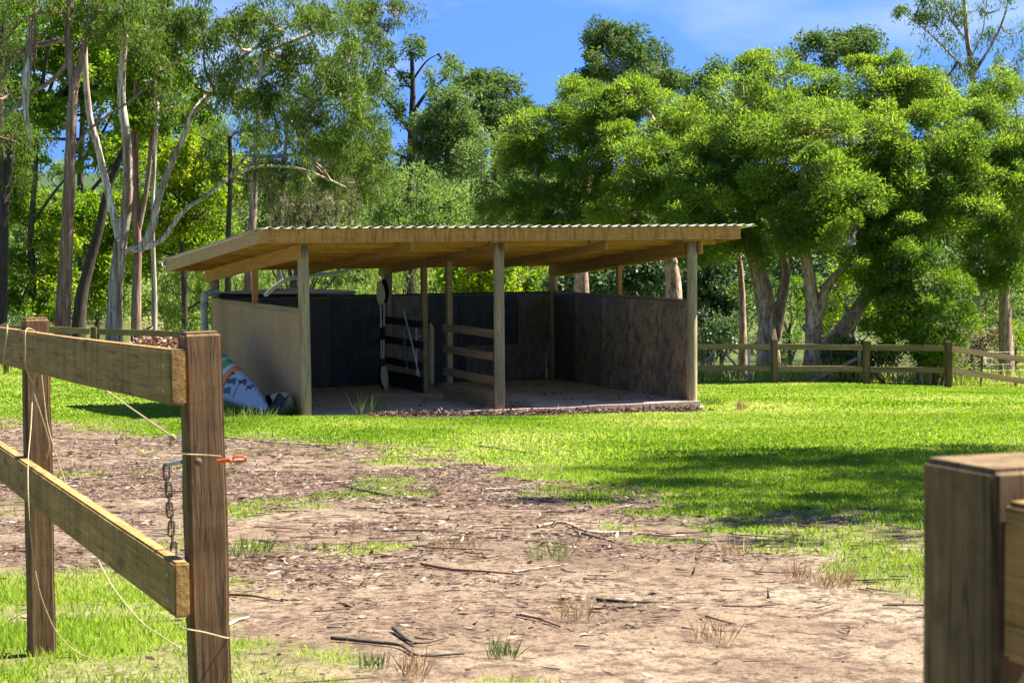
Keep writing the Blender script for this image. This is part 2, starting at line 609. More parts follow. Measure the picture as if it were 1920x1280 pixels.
M['mat_blue'] = plain_mat("blue_grey_mat", (.035, .045, .06), .55, .5, 14)
M['mulch'] = plain_mat("bark_mulch", (.23, .12, .075), .95, .5, 14, bumpy=1)


def rubber_mat():
    m, n, l, b = new_mat("black_rubber_lining")
    t, _ = tex(n, l, (6, 6, .35), 2.2, 6, .7)
    t2, _ = tex(n, l, (1.3, 1.3, .75), 1.3, 6, .65)
    r = ramp(n, [(.36, (.012, .012, .014)), (.60, (.03, .028, .027)), (.80, (.10, .09, .078))])
    l.new(t.outputs[0], r.inputs[0])
    r2 = ramp(n, [(.36, (.15, .15, .15)), (.74, (.7, .7, .7))])
    l.new(t2.outputs[0], r2.inputs[0])
    oi = n.new("ShaderNodeObjectInfo")
    mu = n.new("ShaderNodeMath"); mu.operation = 'MULTIPLY'
    l.new(oi.outputs['Color'], mu.inputs[0]); l.new(r2.outputs[0], mu.inputs[1])
    ad = n.new("ShaderNodeMath"); ad.operation = 'MULTIPLY_ADD'; ad.inputs[1].default_value = .55
    l.new(oi.outputs['Color'], ad.inputs[0]); l.new(mu.outputs[0], ad.inputs[2]); ad.use_clamp = True
    c = mixc(n, l, ad.outputs[0], r.outputs[0], (.50, .34, .20))  # brown dust, brightened to carry bounced light in its colour
    t5, _ = tex(n, l, (2.2, 2.2, 1.6), 2.6, 7, .72)           # scuffs and damp blotches
    r5 = ramp(n, [(.47, (0, 0, 0)), (.60, (.75, .75, .75))])
    l.new(t5.outputs[0], r5.inputs[0])
    c = mixc(n, l, r5.outputs[0], c, (.05, .042, .036))
    l.new(c, b.inputs['Base Color'])
    b.inputs['Roughness'].default_value = .5
    b.inputs['Specular IOR Level'].default_value = .35
    bump(n, l, t2.outputs[0], b, .25, .01)
    return m


M['rubber'] = rubber_mat()


def floor_mat():
    m, n, l, b = new_mat("dusty_concrete")
    t, _ = tex(n, l, (1, 1, 1), 1.2, 7, .7)
    t2, _ = tex(n, l, (1, 3, 1), 16, 4, .7)
    r = ramp(n, [(.3, (.38, .25, .18)), (.55, (.52, .36, .27)), (.75, (.62, .45, .35))])
    l.new(t.outputs[0], r.inputs[0])
    r2 = ramp(n, [(.36, (.6, .6, .6)), (.45, (0, 0, 0))])
    l.new(t2.outputs[0], r2.inputs[0])
    c = mixc(n, l, r2.outputs[0], r.outputs[0], (.07, .05, .04))
    l.new(c, b.inputs['Base Color'])
    b.inputs['Roughness'].default_value = .95
    bump(n, l, t2.outputs[0], b, .3, .01)
    return m


M['floor'] = floor_mat()


def water_mat():
    m, n, l, b = new_mat("creek_water")
    b.inputs['Base Color'].default_value = (.13, .14, .055, 1)
    b.inputs['Roughness'].default_value = .08
    b.inputs['Specular IOR Level'].default_value = .5
    t, _ = tex(n, l, (1, .5, 1), 1.4, 3, .5)
    bump(n, l, t.outputs[0], b, .12, .02)
    return m


M['water'] = water_mat()

# ---------------------------------------------------------------- ground and water
nt, nr = 250, 330
tt = np.linspace(-1, 1, nt)
ys = np.concatenate([np.linspace(-8, 5, 14)[:-1], 5 * (170 / 5.) ** np.linspace(0, 1, nr), np.geomspace(180, 1500, 26)])
Y, T = np.meshgrid(ys, tt, indexing='ij')
X = np.sign(T) * (np.abs(T) ** 1.25) * (7 + .62 * np.maximum(Y, 0))
Z = ground_h(X, Y)
u_, v_ = shed_uv(X, Y)
under = smooth(-.45, -.2, v_) * smooth(D + .3, D + .1, v_) * smooth(-.2, -.05, u_) * smooth(W + .2, W + .05, u_)
Z = np.where(under > 0, np.minimum(Z, Z * (1 - under) + (-.30) * under), Z)
V = np.stack([X, Y, Z], -1).reshape(-1, 3)
I = np.arange(len(ys) * nt).reshape(len(ys), nt)
Fq = np.stack([I[:-1, :-1], I[:-1, 1:], I[1:, 1:], I[1:, :-1]], -1).reshape(-1, 4)
gmask = lawn(X, Y) * (1 - smooth(56, 62, Y))
structure(np_mesh("ground", V, Fq, M['ground'], smooth_=True,
                  attrs={"grass": gmask.ravel(), "soil": soilmask(X, Y).ravel(), "hill": smooth(150, 185, Y).ravel(), "bank": smooth(56, 60, Y + (fbm(X * .4, Y * .4, 3) - .5) * 5).ravel()}))
wv = np.array([(-140, 59, WATER_Z), (140, 59, WATER_Z), (140, 146, WATER_Z), (-140, 146, WATER_Z)], float)
structure(np_mesh("creek_water", wv, np.array([[0, 1, 2, 3]]), M['water']))

# ---------------------------------------------------------------- the open shelter
shed = thing("horse_shelter", "open-fronted timber horse shelter with corrugated skillion roof and black lined walls", "shelter",
             (-3.413, 32.885, 0), SY)


def sp(u, v, h):
    return SHED_M @ Vector((u, v, h))


def sboard(name, A, B, deep, thick, mat, up=(0, 0, 1), **k):
    return board(name, A, B, deep, thick, mat, shed, up, par_m=SHED_M, **k)


def sbox(name, u0, u1, v0, v1, h0, h1, mat, parent=None, bev=.004, color=None):
    bm = bmesh.new()
    bmesh.ops.create_cube(bm, size=1)
    bmesh.ops.scale(bm, vec=(u1 - u0, v1 - v0, h1 - h0), verts=bm.verts)
    if bev:
        bmesh.ops.bevel(bm, geom=list(bm.edges), offset=bev, segments=2, affect='EDGES')
    o = bm_obj(name, bm, mat, parent or shed, SHED_M @ Matrix.Translation(((u0 + u1) / 2, (v0 + v1) / 2, (h0 + h1) / 2)))
    if color is not None:
        o.color = (color, color, color, 1)
    return o


RS, RF, VF, VB, UL, UR = .0838, 2.881, -.298, 6.48, -.843, 8.02       # roof slope, underside at the front, extents


def rh(v):
    return RF - RS * (v - VF)


# slab
slab_bm = bmesh.new()
bmesh.ops.create_grid(slab_bm, x_segments=60, y_segments=50, size=.5)
for q in slab_bm.verts:
    uu, vv = -.03 + (q.co.x + .5) * (W + .11), -.16 + (q.co.y + .5) * (D + .3)
    dz = (float(fbm(uu * 1.3, vv * 1.3, 90)) - .5) * .035
    q.co = Vector((uu, vv, dz - .01))
ext = bmesh.ops.extrude_face_region(slab_bm, geom=list(slab_bm.faces))
for q in ext['geom']:
    if isinstance(q, bmesh.types.BMVert):
        q.co.z = -.7
bm_obj("slab", slab_bm, M['floor'], shed, SHED_M)


def round_post(u, v, h0, h1, r, lean=0.0, mat='round_post'):
    n = 14
    pts = [(0, 0, h0 + (h1 - h0) * t) for t in np.linspace(0, 1, n)]
    V, Fx = tube(pts, r, 16, .012, rng)
    V = V + np.stack([lean * (V[:, 2] - h0), 0 * V[:, 2], 0 * V[:, 2]], -1)
    return np_mesh("post", V, Fx, M[mat], shed, smooth_=True, world_m=SHED_M @ Matrix.Translation((u, v, 0)))


for u, l in ((0.0, -.010), (3.46, 0), (W, 0)):
    round_post(u, 0, -.55, RF - .012 + RS * VF, .093, l)
for u in (0.02, 3.55, W - .03):
    round_post(u, D, -.8, rh(D) - .02, .088)
# square studs in the side walls and the two inside posts
for u in (-.02, W + .02):
    sbox("stud", u - .045, u + .045, D / 2 - .05, D / 2 + .05, HW - .02, rh(D / 2) - .16, M['pine'])
IP = [(3.46, 2.42), (3.55, 3.98)]
for u, v in IP:
    sbox("stud", u - .05, u + .05, v - .06, v + .06, -.02, rh(v) - .14, M['pine_dull'])

# roof timbers: rafters along the depth, purlins across, fascia and barge boards round the edge
for u in (1.8, 3.5, 5.4):
    sboard("rafter", (u, VF + .05, rh(VF + .05) - .075), (u, VB - .06, rh(VB - .06) - .075), .15, .05, M['rafter'])
sboard("rafter", (-.125, -.14, rh(-.14) - .125), (-.125, D + .1, rh(D + .1) - .125), .235, .05, M['pine'])
sboard("rafter", (W + .02 - .125, .1, rh(.1) - .125), (W - .105, D - .09, rh(D - .09) - .125), .235, .05, M['rafter'])
sboard("rafter", (W + .118, -.16, rh(-.16) - .125), (W + .118, D + .1, rh(D + .1) - .125), .235, .05, M['pine'])
for v in (.55, 1.55, 2.6, 3.65, 4.7, 5.65):
    for a, b in ((UL + .03, 1.772), (1.828, 3.472), (3.528, 5.372), (5.428, UR - .03)):
        sboard("purlin", (a, v, rh(v) + .045), (b, v, rh(v) + .045), .15, .045, M['pine'])
sboard("fascia", (UL, VF, RF + .1125), (UR, VF, RF + .1125), .225, .04, M['fascia'])
sboard("fascia", (UL, VB, rh(VB) + .095), (UR, VB, rh(VB) + .095), .19, .04, M['pine'])
for u in (UL + .021, UR - .021):
    sboard("barge_board", (u, VF + .022, rh(VF) + .112), (u, VB - .022, rh(VB) + .10), .215, .035, M['barge' if u < 0 else 'pine'])


# roof sheets: trapezoidal ribs, each sheet an object, laps one over the other
def roof_sheet(u0, nrib, pitch, dz):
    prof = []
    for k in range(nrib):
        b = k * pitch
        prof += [(b, 0), (b + .062, 0), (b + .085, .020), (b + .103, .038), (b + .125, .038), (b + .150, .012), (b + .165, 0)]
    prof.append((nrib * pitch, 0))
    vs = np.linspace(VF - .085, VB + .12, 12)
    P = np.array(prof)
    n = len(P)
    Vt = np.array([(u0 + p[0], v, rh(v) + .229 + dz + p[1]) for v in vs for p in P])
    Vb = Vt - np.array([0, 0, .0022])
    V = np.vstack([Vt, Vb])
    I = np.arange(len(vs) * n).reshape(len(vs), n)
    Ft = np.stack([I[:-1, :-1], I[:-1, 1:], I[1:, 1:], I[1:, :-1]], -1).reshape(-1, 4)
    o = len(Vt)
    Fb = Ft[:, ::-1] + o
    e = [np.stack([a[1:], a[:-1], a[:-1] + o, a[1:] + o], -1) for a in (I[0], I[-1][::-1], I[:, 0][::-1], I[:, -1])]
    np_mesh("roof_sheet", V, np.vstack([Ft, Fb] + e), M['roofing'], shed, world_m=SHED_M)


pitch = .19
for k in range(12):
    roof_sheet(-.80 + k * 4 * pitch, 4, pitch, .0035 * (k % 2))
sboard("barge_cap", (UL - .005, VF - .06, rh(VF - .06) + .236), (UL - .005, VB + .1, rh(VB + .1) + .236), .012, .09, M['roofing'], bev=.003)
# gutter along the low back edge, its end showing past the barge board
gp = [(0, .055), (0, 0), (.03, -.045), (.09, -.045), (.115, 0), (.115, .05)]
gv = np.array([(u, VB + .024 + a, rh(VB) + .15 + b) for u in (UL - .05, UR + .05) for a, b in gp])
gf = np.array([[i, i + 1, i + 7, i + 6] for i in range(5)])
np_mesh("gutter", gv, gf, M['roofing'], shed, world_m=SHED_M)

# left wall: brown sheet with fine ribs outside, black lining inside, timber rail on top
nrb = 170
vv = np.linspace(.10, D - .10, nrb * 2 + 1)
off = np.where(np.arange(len(vv)) % 2 == 0, 0, -.011)
hs_ = np.array([-.5, .6, HW - .09])
Vc = np.array([(-.062 + off[i], vv[i], h) for h in hs_ for i in range(len(vv))])
I = np.arange(len(hs_) * len(vv)).reshape(len(hs_), -1)
np_mesh("wall_sheet", Vc, np.stack([I[:-1, :-1], I[:-1, 1:], I[1:, 1:], I[1:, :-1]], -1).reshape(-1, 4), M['clad'], shed, world_m=SHED_M)
sboard("wall_rail", (-.045, .095, HW - .045), (-.045, D - .09, HW - .045), .09, .075, M['pine_dull'])
sboard("wall_rail", (W + .02, .095, HW - .02), (W + .02, D - .09, HW - .02), .045, .09, M['pine_dull'])
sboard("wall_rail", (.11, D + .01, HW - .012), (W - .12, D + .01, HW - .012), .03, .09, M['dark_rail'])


def lining(name, a, b, axis, pos, h1=HW - .05, dust_bounce=0.0, inn=1):
    if axis == 'v':
        return sbox(name, pos - .009, pos + .009, a + .004, b - .004, -.03, h1, M['rubber'], color=dust_bounce)
    return sbox(name, a + .004, b - .004, pos - .009, pos + .009, -.03, h1, M['rubber'], color=dust_bounce)


for a, b, d in ((.1, 1.95, 0), (1.95, 3.95, 0), (3.95, D - .1, .1)):
    lining("lining_panel", a, b, 'v', -.012, dust_bounce=d)
for a, b, d in ((.11, 1.2, 0.02), (1.2, 2.35, .08), (2.35, 3.45, .0), (3.64, 4.35, .4), (4.35, 5.05, .0), (5.05, 5.95, .0), (5.95, 6.35, .0), (6.35, W - .12, .3)):
    lining("lining_panel", a, b, 'u', D - .03, dust_bounce=d)
sbox("lining_panel", 5.2, W - .13, D - .062, D - .042, -.03, .72, M['rubber'], color=.35)
for a, b, d in ((.1, 1.25, .75), (1.25, 2.5, 1.0), (2.5, 3.7, .8), (3.7, 4.95, .55), (4.95, D - .1, .2)):  # right wall paler: dust plus bounced light put into the colour
    lining("lining_panel", a, b, 'v', W - .05, dust_bounce=d)
sbox("wall_sheet", W + .05, W + .068, .1, D - .1, -.5, HW - .045, M['clad'])
sbox("wall_sheet", .1, W - .1, D + .056, D + .07, -.6, HW - .03, M['clad'])

# inside dividers: three rails and two kick boards each
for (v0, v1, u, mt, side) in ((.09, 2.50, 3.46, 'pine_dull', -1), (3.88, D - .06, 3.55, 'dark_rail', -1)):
    uu = u + side * .075
    for h, dp in ((1.29, .14), (.90, .14), (.485, .14)):
        sboard("divider_rail", (uu, v0, h), (uu, v1, h), dp, .045, M[mt], wob=.004, seg=6)
    sboard("kick_board", (uu, v0, .215), (uu, v1, .215), .15, .045, M[mt])
    sboard("kick_board", (uu, v0, .062), (uu, v1, .062), .145, .045, M[mt])

# roof drainage into the tank
pd = [sp(2.9, VB + .08, rh(VB) + .05), sp(2.75, VB + .08, rh(VB) - .07), sp(1.75, VB + .1, rh(VB) - .16), sp(1.45, VB + .3, rh(VB) - .32), sp(1.25, VB + .45, rh(VB) - .52)]
rope("downpipe", [tuple(p) for p in pd], .042, M['pvc_white'], shed, 6, 10)

# tank behind the back wall
tc = at(536, 560, 42.6)
gz = float(ground_h(tc[0], tc[1]))
top = at(536, 549, 41.1)[2] - .02
tank = thing("water_tank", "low round black plastic water tank behind the back wall of the shelter", "water tank", (tc[0], tc[1], gz - .1))
hgt = top - gz + .1
pr = [(1.46, 0)]
for k in range(5):
    z0 = k * (hgt - .2) / 5
    dz = (hgt - .2) / 5
    pr += [(1.46, z0 + .04), (1.49, z0 + .07), (1.49, z0 + dz - .04), (1.46, z0 + dz - .01)]
pr += [(1.47, hgt - .16), (1.50, hgt - .13), (1.50, hgt - .08), (1.47, hgt - .06), (1.50, hgt - .03), (1.49, hgt)]
ns = 56


def lathe(name, prof, ns, mat, parent, origin, close=False):
    a = np.arange(ns) / ns * 2 * math.pi
    V = np.array([(r * math.cos(t), r * math.sin(t), z) for r, z in prof for t in a])
    I = np.arange(len(prof) * ns).reshape(len(prof), ns)
    J = np.roll(I, -1, axis=1)
    F = np.stack([I[:-1], J[:-1], J[1:], I[1:]], -1).reshape(-1, 4)
    return np_mesh(name, V, F, mat, parent, smooth_=True, world_m=Matrix.Translation(origin))


lathe("tank_wall", pr, ns, M['black_poly'], tank, (tc[0], tc[1], gz - .1))
lathe("lid", [(1.485, hgt - .005), (1.2, hgt + .02), (.5, hgt + .03), (.28, hgt + .03), (.27, hgt + .06), (.01, hgt + .065)], ns, M['black_poly'], tank, (tc[0], tc[1], gz - .1))

# upright pipe at the back left corner of the shelter
pz = float(ground_h(*at(383, 640, 37.6)[:2]))
a0 = at(383, 640, 37.6); a0[2] = pz - .1
a1 = at(383, 566, 37.6); a2 = at(386, 553, 37.65); a3 = at(396, 549, 37.8); a4 = at(408, 548, 38.3)
sp_t = thing("standpipe", "grey plastic pipe rising beside the brown wall and bending into the shelter", "pipe", tuple(a0))
V_, F_ = tube(spline([a0, (a0 + a1) / 2, a1, a2, a3, a4], 6), .068, 12)
np_mesh("pipe", V_, F_, M['pvc'], sp_t, smooth_=True)
V_, F_ = tube([a1 - [0, 0, .12], a1 + [0, 0, .0]], .078, 12)
np_mesh("collar", V_, F_, M['pvc'], sp_t, smooth_=True)


# paddles hung on the middle back post
def paddle(label, top, bot, blade_mat, black_blade, shaft_off, cream_low):
    t, b = np.array(top), np.array(bot)
    o = thing("kayak_paddle", label, "paddle", tuple(b), group=None)
    n = 9
    L = np.linalg.norm(t - b)
    d = (t - b) / L
    side = np.array([math.cos(SY), math.sin(SY), 0])
    nrm = np.cross(d, side)

    def blade(end, dirn, mat, wd, curve):
        s = np.linspace(0, 1, 12)
        wdt = wd * np.sin(np.clip(s * 1.08 + .06, 0, 1.06) * math.pi / 1.14) ** .6 + .012
        V = []
        for k, q in enumerate(s):
            c = end + dirn * (.46 * q) + side * curve * q * q
            for f in (-1, 0, 1):
                for th in (-1, 1):
                    V.append(c + side * wdt[k] * f * (.8 if f == -1 else 1.0) + nrm * (.006 * th + .02 * (1 - f * f)))
        V = np.array(V)
        F = []
        for k in range(11):
            i, j = k * 6, k * 6 + 6
            F += [[i, i + 2, j + 2, j], [i + 2, i + 4, j + 4, j + 2], [i + 1, j + 1, j + 3, i + 3], [i + 3, j + 3, j + 5, i + 5],
                  [i, j, j + 1, i + 1], [i + 4, i + 5, j + 5, j + 4]]
        np_mesh("blade", V, np.array(F), mat, o, smooth_=True)
    blade(b + d * .44, -d, cream_low, .075, .06 if cream_low is M['blade_cream'] else .0)
    blade(t - d * .44, d, blade_mat, .085, -.02)
    pts = [b + d * (.42 + (L - .84) * q) for q in np.linspace(0, 1, 6)]
    for k, (q0, q1, mt) in enumerate(((0, .12, 'dark_rail'), (.12, .42, 'shaft_white'), (.42, .62, 'black_poly'), (.62, .98, 'shaft_white'), (.98, 1, 'dark_rail'))):
        V_, F_ = tube([pts[0] + (pts[-1] - pts[0]) * q0, pts[0] + (pts[-1] - pts[0]) * q1], .017 if mt != 'shaft_white' else .0155, 8)
        np_mesh("shaft" if mt == 'shaft_white' else "grip", V_, F_, M[mt], o, smooth_=True)


paddle("kayak paddle with cream upper blade, hung on the back post of the shelter", at(713, 529, 38.1), at(716.5, 727, 38.1), M['blade_cream'], False, 0, M['black_poly'])
paddle("kayak paddle with black upper blade and curved cream lower blade, on the back post", at(721, 525, 38.2), at(718.5, 728, 38.0), M['black_poly'], True, 0, M['blade_cream'])


def stick_thing(name, label, cat, a, b, r, mat, part):
    o = thing(name, label, cat, tuple(b))
    mid = (np.array(a) + np.array(b)) / 2
    V, F = tube(spline([a, mid + rng.normal(0, .01, 3), b], 5), r, 8)
    np_mesh(part, V, F, mat, o, smooth_=True)
    return o


br = stick_thing("broom_handle", "white broom handle leaning on the back wall behind the dark divider rails", "handle", at(757, 584, 38.3), at(786, 706, 37.4), .015, M['shaft_white'], "shaft")
stick_thing("thin_rod", "thin grey rod leaning on the back wall left of the white broom handle", "rod", at(758, 618, 38.4), at(765.5, 700, 38.0), .009, M['wire'], "shaft")
rk = thing("saddle_rack", "white pipe rack with two arms standing behind the divider", "rack", tuple(at(781, 704, 38.2)))
V_, F_ = tube([at(781, 706, 38.2), at(781, 611, 38.2)], .02, 8); np_mesh("upright", V_, F_, M['pvc_white'], rk, smooth_=True)
for yy in (628, 652):
    V_, F_ = tube(spline([at(781, yy, 38.2), at(788, yy + 3, 38.1), at(799, yy + 4, 38.0)], 5), .018, 8); np_mesh("arm", V_, F_, M['pvc_white'], rk, smooth_=True)
pb = thing("plank", "pale yellow plank with rounded top leaning behind the inside post", "plank", tuple(at(808, 718, 37.6)))
V = []
for q in np.linspace(0, 1, 10):
    c = at(809.0 - 2 * (q > .9), 720 - q * 116, 37.5 + .1 * q)
    w_ = .045 * math.sqrt(max(0, 1 - max(0, (q - .9) / .1) ** 2)) + .004
    V += [c + [-w_, 0, 0], c + [w_, 0, 0], c + [w_, .03, 0], c + [-w_, .03, 0]]
M['plank'] = plain_mat('tan_plank', (.36, .27, .14), .7, .2, 8)
F = [[k * 4 + i, k * 4 + (i + 1) % 4, k * 4 + 4 + (i + 1) % 4, k * 4 + 4 + i] for k in range(9) for i in range(4)] + [[36, 37, 38, 39], [3, 2, 1, 0]]
np_mesh("board", np.array(V), np.array(F), M['plank'], pb)

# ---------------------------------------------------------------- near fence on the left
FD = np.array([0.40, -0.9165, 0.0])                # along the fence line, towards the camera
FN = np.array([-0.9165, -0.40, 0.0])               # side that carries the rails


def square_post(name, corner, top, w_along, w_cross, mat, parent, tilt=(0, 0), bot=None, wob=.0016, rnd=.010):
    """Post standing on the ground; `corner` is its near edge (x, y), faces along FD and FN."""
    base = float(ground_h(corner[0], corner[1])) - .35 if bot is None else bot
    c = np.array([corner[0], corner[1], 0]) - FD * w_along / 2 - FN * w_cross / 2
    A = Vector((c[0] - tilt[0], c[1] - tilt[1], base)); B = Vector((c[0], c[1], top))
    L = (B - A).length
    bm = bmesh.new()
    bmesh.ops.create_cube(bm, size=1)
    bmesh.ops.scale(bm, vec=(L, w_along, w_cross), verts=bm.verts)
    es = [e for e in bm.edges if abs((e.verts[0].co - e.verts[1].co).x) > L * .9]
    bmesh.ops.subdivide_edges(bm, edges=es, cuts=17, use_grid_fill=True)
    bmesh.ops.bevel(bm, geom=[e for e in bm.edges if e.calc_face_angle(0) > .8], offset=rnd, segments=3, affect='EDGES')
    for q in bm.verts:
        s1, s2 = np.sign(q.co.y), np.sign(q.co.z)
        q.co.y += s1 * (float(vnoise(q.co.x * 7 + s2 * 3, s1 * 5.3 + corner[0], 3)) - .5) * wob * 3
        q.co.z += s2 * (float(vnoise(q.co.x * 6 + s1 * 2, s2 * 3.3 + corner[1], 4)) - .5) * wob * 3
    x = (B - A).normalized()
    y = Vector(FD); y = (y - x * y.dot(x)).normalized()
    z = x.cross(y)
    m = Matrix((x, y, z)).transposed().to_4x4()
    m.translation = (A + B) / 2
    return bm_obj(name, bm, mat, parent, m)


near = thing("post_and_rail_fence", "weathered post and rail fence hung with twine and a chain in the near left corner", "fence",
             (-.84, 5.4, float(ground_h(-.84, 5.4))))
nc = at(345, 632, 5.37)                            # near edge of the close post
square_post("post", (nc[0], nc[1]), nc[2] + .012, .072, .108, M['fence_post'], near, tilt=(-.02, 0))
fc = at(45, 597, 7.75)
square_post("post", (fc[0], fc[1]), fc[2], .085, .10, M['fence_post'], near)
r1a, r1b = at(344, 708, 5.33), at(50, 655, 7.78)
r2a, r2b = at(352, 1106, 5.33), at(50, 893, 7.78)
for a, b in ((r1a, r1b), (r2a, r2b)):
    d = (b - a) / np.linalg.norm(b - a)
    e = a + d * 5.6
    board("rail", a + FN * .016, e + FN * .016, .15, .043, M['fence'], near, (0, 0, 1), bev=.006, wob=.0015, seg=14)
third = r1a + (r1b - r1a) / np.linalg.norm(r1b - r1a) * 5.35
square_post("post", (third[0] + .03, third[1]), third[2] + .2, .085, .10, M['fence_post'], near)


def nail(p, dirn, r, mat, parent, name="nail"):
    bm = bmesh.new()
    bmesh.ops.create_uvsphere(bm, u_segments=10, v_segments=6, radius=r)
    bmesh.ops.scale(bm, vec=(1, 1, .4), verts=bm.verts)
    m = Vector(dirn).to_track_quat('Z', 'Y').to_matrix().to_4x4()
    m.translation = Vector(p)
    return bm_obj(name, bm, mat, parent, m, True)


for a, b in ((r1a, r1b), (r2a, r2b)):
    d = (b - a) / np.linalg.norm(b - a)
    for dz in (-.036, .034):
        nail(a + d * .075 + FN * .038 + np.array([0, 0, dz]), FN, .0065, M['galv'], near)
    for dz in (-.03, .04):
        nail(a + d * 2.55 + FN * .038 + np.array([0, 0, dz]), FN, .0065, M['steel'], near)

nail(at(372, 866, 5.352), FD, .011, M['steel'], near, 'bolt')
# peg and chain on the close post
pa, pb_ = at(312, 872, 5.52), at(341, 866, 5.44)
V_, F_ = tube([pb_, pa], .0058, 8)
np_mesh("peg", V_, F_, M['galv'], near, smooth_=True)
chain = thing("chain", "short rusty chain hanging from the peg of the near fence post", "chain", tuple(pa))
lk_me = None
for k in range(9):
    bm = bmesh.new()
    rings = []
    for i in range(16):
        a = i / 16 * 2 * math.pi
        c = Vector((.0085 * math.cos(a), 0, .0085 * math.sin(a) + (.0135 if math.sin(a) > 0 else -.0135)))
        o_ = Vector((math.cos(a), 0, math.sin(a)))
        rings.append([bm.verts.new(c + o_ * (.0032 * math.cos(t)) + Vector((0, .0032 * math.sin(t), 0))) for t in np.arange(6) / 6 * 2 * math.pi])
    for i in range(16):
        for j in range(6):
            bm.faces.new((rings[i][j], rings[(i + 1) % 16][j], rings[(i + 1) % 16][(j + 1) % 6], rings[i][(j + 1) % 6]))
    c = np.array(pa) + np.array([.0015 * k, .004 * k, -.018 - .0275 * k]) + rng.normal(0, .0015, 3)
    m = Matrix.Translation(Vector(c)) @ Matrix.Rotation((k % 2) * 1.4 + rng.normal(0, .15) + .4, 4, 'Z') @ Matrix.Rotation(rng.normal(0, .08), 4, 'Y')
    bm_obj("link", bm, M['steel'], chain, m, True)

# twine
def twine(label, pts, r=.0021, group=None):
    V, F = tube(spline(pts, 8), r, 6)
    o = np_mesh("twine", V, F, M['twine'], smooth_=True)
    return tag(o, label, "twine", group)


twine("long twine looped over the upper rail and trailing down onto the grass",
      [at(72, 625, 7.35), at(56, 616, 7.25), at(48, 622, 7.18), at(47, 660, 7.18), at(48, 688, 7.2), at(60, 715, 7.3), at(61, 730, 7.3), at(58, 800, 7.2), at(53, 860, 7.1),
       at(53, 930, 7.0), at(58, 1010, 7.0), at(70, 1090, 7.0), at(85, 1140, 7.1), at(110, 1190, 7.2), at(150, 1225, 7.3), at(200, 1240, 7.2)])
twine("pale straight twine from the upper rail to the lower rail right of the post",
      [at(70, 695, 7.5), at(77, 698, 7.5), at(82, 740, 7.5), at(90, 800, 7.5), at(108, 860, 7.5), at(126, 915, 7.5)])
twine("twine crossing behind the far post loop and running down beside it", [at(70, 697, 7.3), at(61, 726, 7.32), at(78, 780, 7.4), at(92, 830, 7.5), at(88, 860, 7.6)])
twine("straight pale twine stretched from under the upper rail to a knot on the near post", [at(185, 722, 6.6), at(250, 768, 6.0), at(320, 816, 5.47)], .0024)
twine("twine slanting from under the lower rail down to the foot of the near post", [at(184, 1050, 6.6), at(215, 1105, 6.4), at(265, 1165, 6.0), at(300, 1190, 5.8), at(338, 1215, 5.6)])
twine("twine loop hanging over the upper rail at the left edge of the picture", [at(6, 690, 7.7), at(9, 650, 7.62), at(14, 616, 7.62), at(10, 609, 7.72), at(-6, 622, 7.8), at(-14, 690, 7.9)])
twine("twine wound round the near post below the lower rail", [at(337, 1176, 5.50), at(341, 1177, 5.36), at(350, 1179, 5.28), at(380, 1184, 5.30), at(423, 1195, 5.345), at(428, 1195, 5.42)], .002)
nk = nail(at(323, 820, 5.47), (0, -1, 0), .010, M['twine'], None, "twine_knot")
tag(nk, "frayed knot of pale twine on the left side of the near post", "knot")

eh = thing("electric_gate_handle", "orange plastic electric fence handle with looped end on cord round the near post", "handle", tuple(at(425, 860, 5.35)))
V_, F_ = tube(spline([at(316, 850, 5.56), at(330, 849, 5.48), at(344, 851, 5.352), at(380, 852.5, 5.36), at(414, 855, 5.35)], 8), .0017, 6)
np_mesh("cord", V_, F_, M['twine'], eh, smooth_=True)
V_, F_ = tube(np.array([at(408, 864, 5.38), at(418, 863.5, 5.36), at(428, 863, 5.35), at(429.5, 863, 5.35), at(433, 862.5, 5.35), at(436, 862, 5.35)]), [.0045, .0052, .005, .0085, .0085, .005], 10)
np_mesh("grip", V_, F_, M['orange_plastic'], eh, smooth_=True)
lp = [at(434, 861, 5.35), at(442, 856, 5.35), at(453, 855.5, 5.35), at(461, 858, 5.35), at(460, 863, 5.35), at(450, 866, 5.35), at(440, 865.5, 5.35), at(433, 862.5, 5.35)]
V_, F_ = tube(spline(lp, 5), .0034, 8)
np_mesh("loop", V_, F_, M['orange_plastic'], eh, smooth_=True)

# ---------------------------------------------------------------- near gate post on the right
gp_ = thing("post_and_rail_fence", "dark timber post and rail close to the camera in the lower right corner", "fence",
            (.45, 1.86, float(ground_h(.45, 1.86))))
pc = at(1866, 881, 1.85)
square_post("post", (pc[0], pc[1]), pc[2], .118, .125, M['dark_post'], gp_, wob=.0012, rnd=.006)
ra = np.array([pc[0], pc[1], 0]) - FN * .030 + FD * .001
za, zb = at(1872, 939, 1.85)[2], at(1878, 1237, 1.85)[2]
board("rail", (ra[0], ra[1], (za + zb) / 2), (ra[0] + FD[0] * 2.6, ra[1] + FD[1] * 2.6, (za + zb) / 2), za - zb, .045, M['fence'], gp_, bev=.005, seg=6)
board("rail", (ra[0], ra[1], (za + zb) / 2 - .53), (ra[0] + FD[0] * 2.6, ra[1] + FD[1] * 2.6, (za + zb) / 2 - .53), za - zb, .045, M['fence'], gp_, bev=.005)

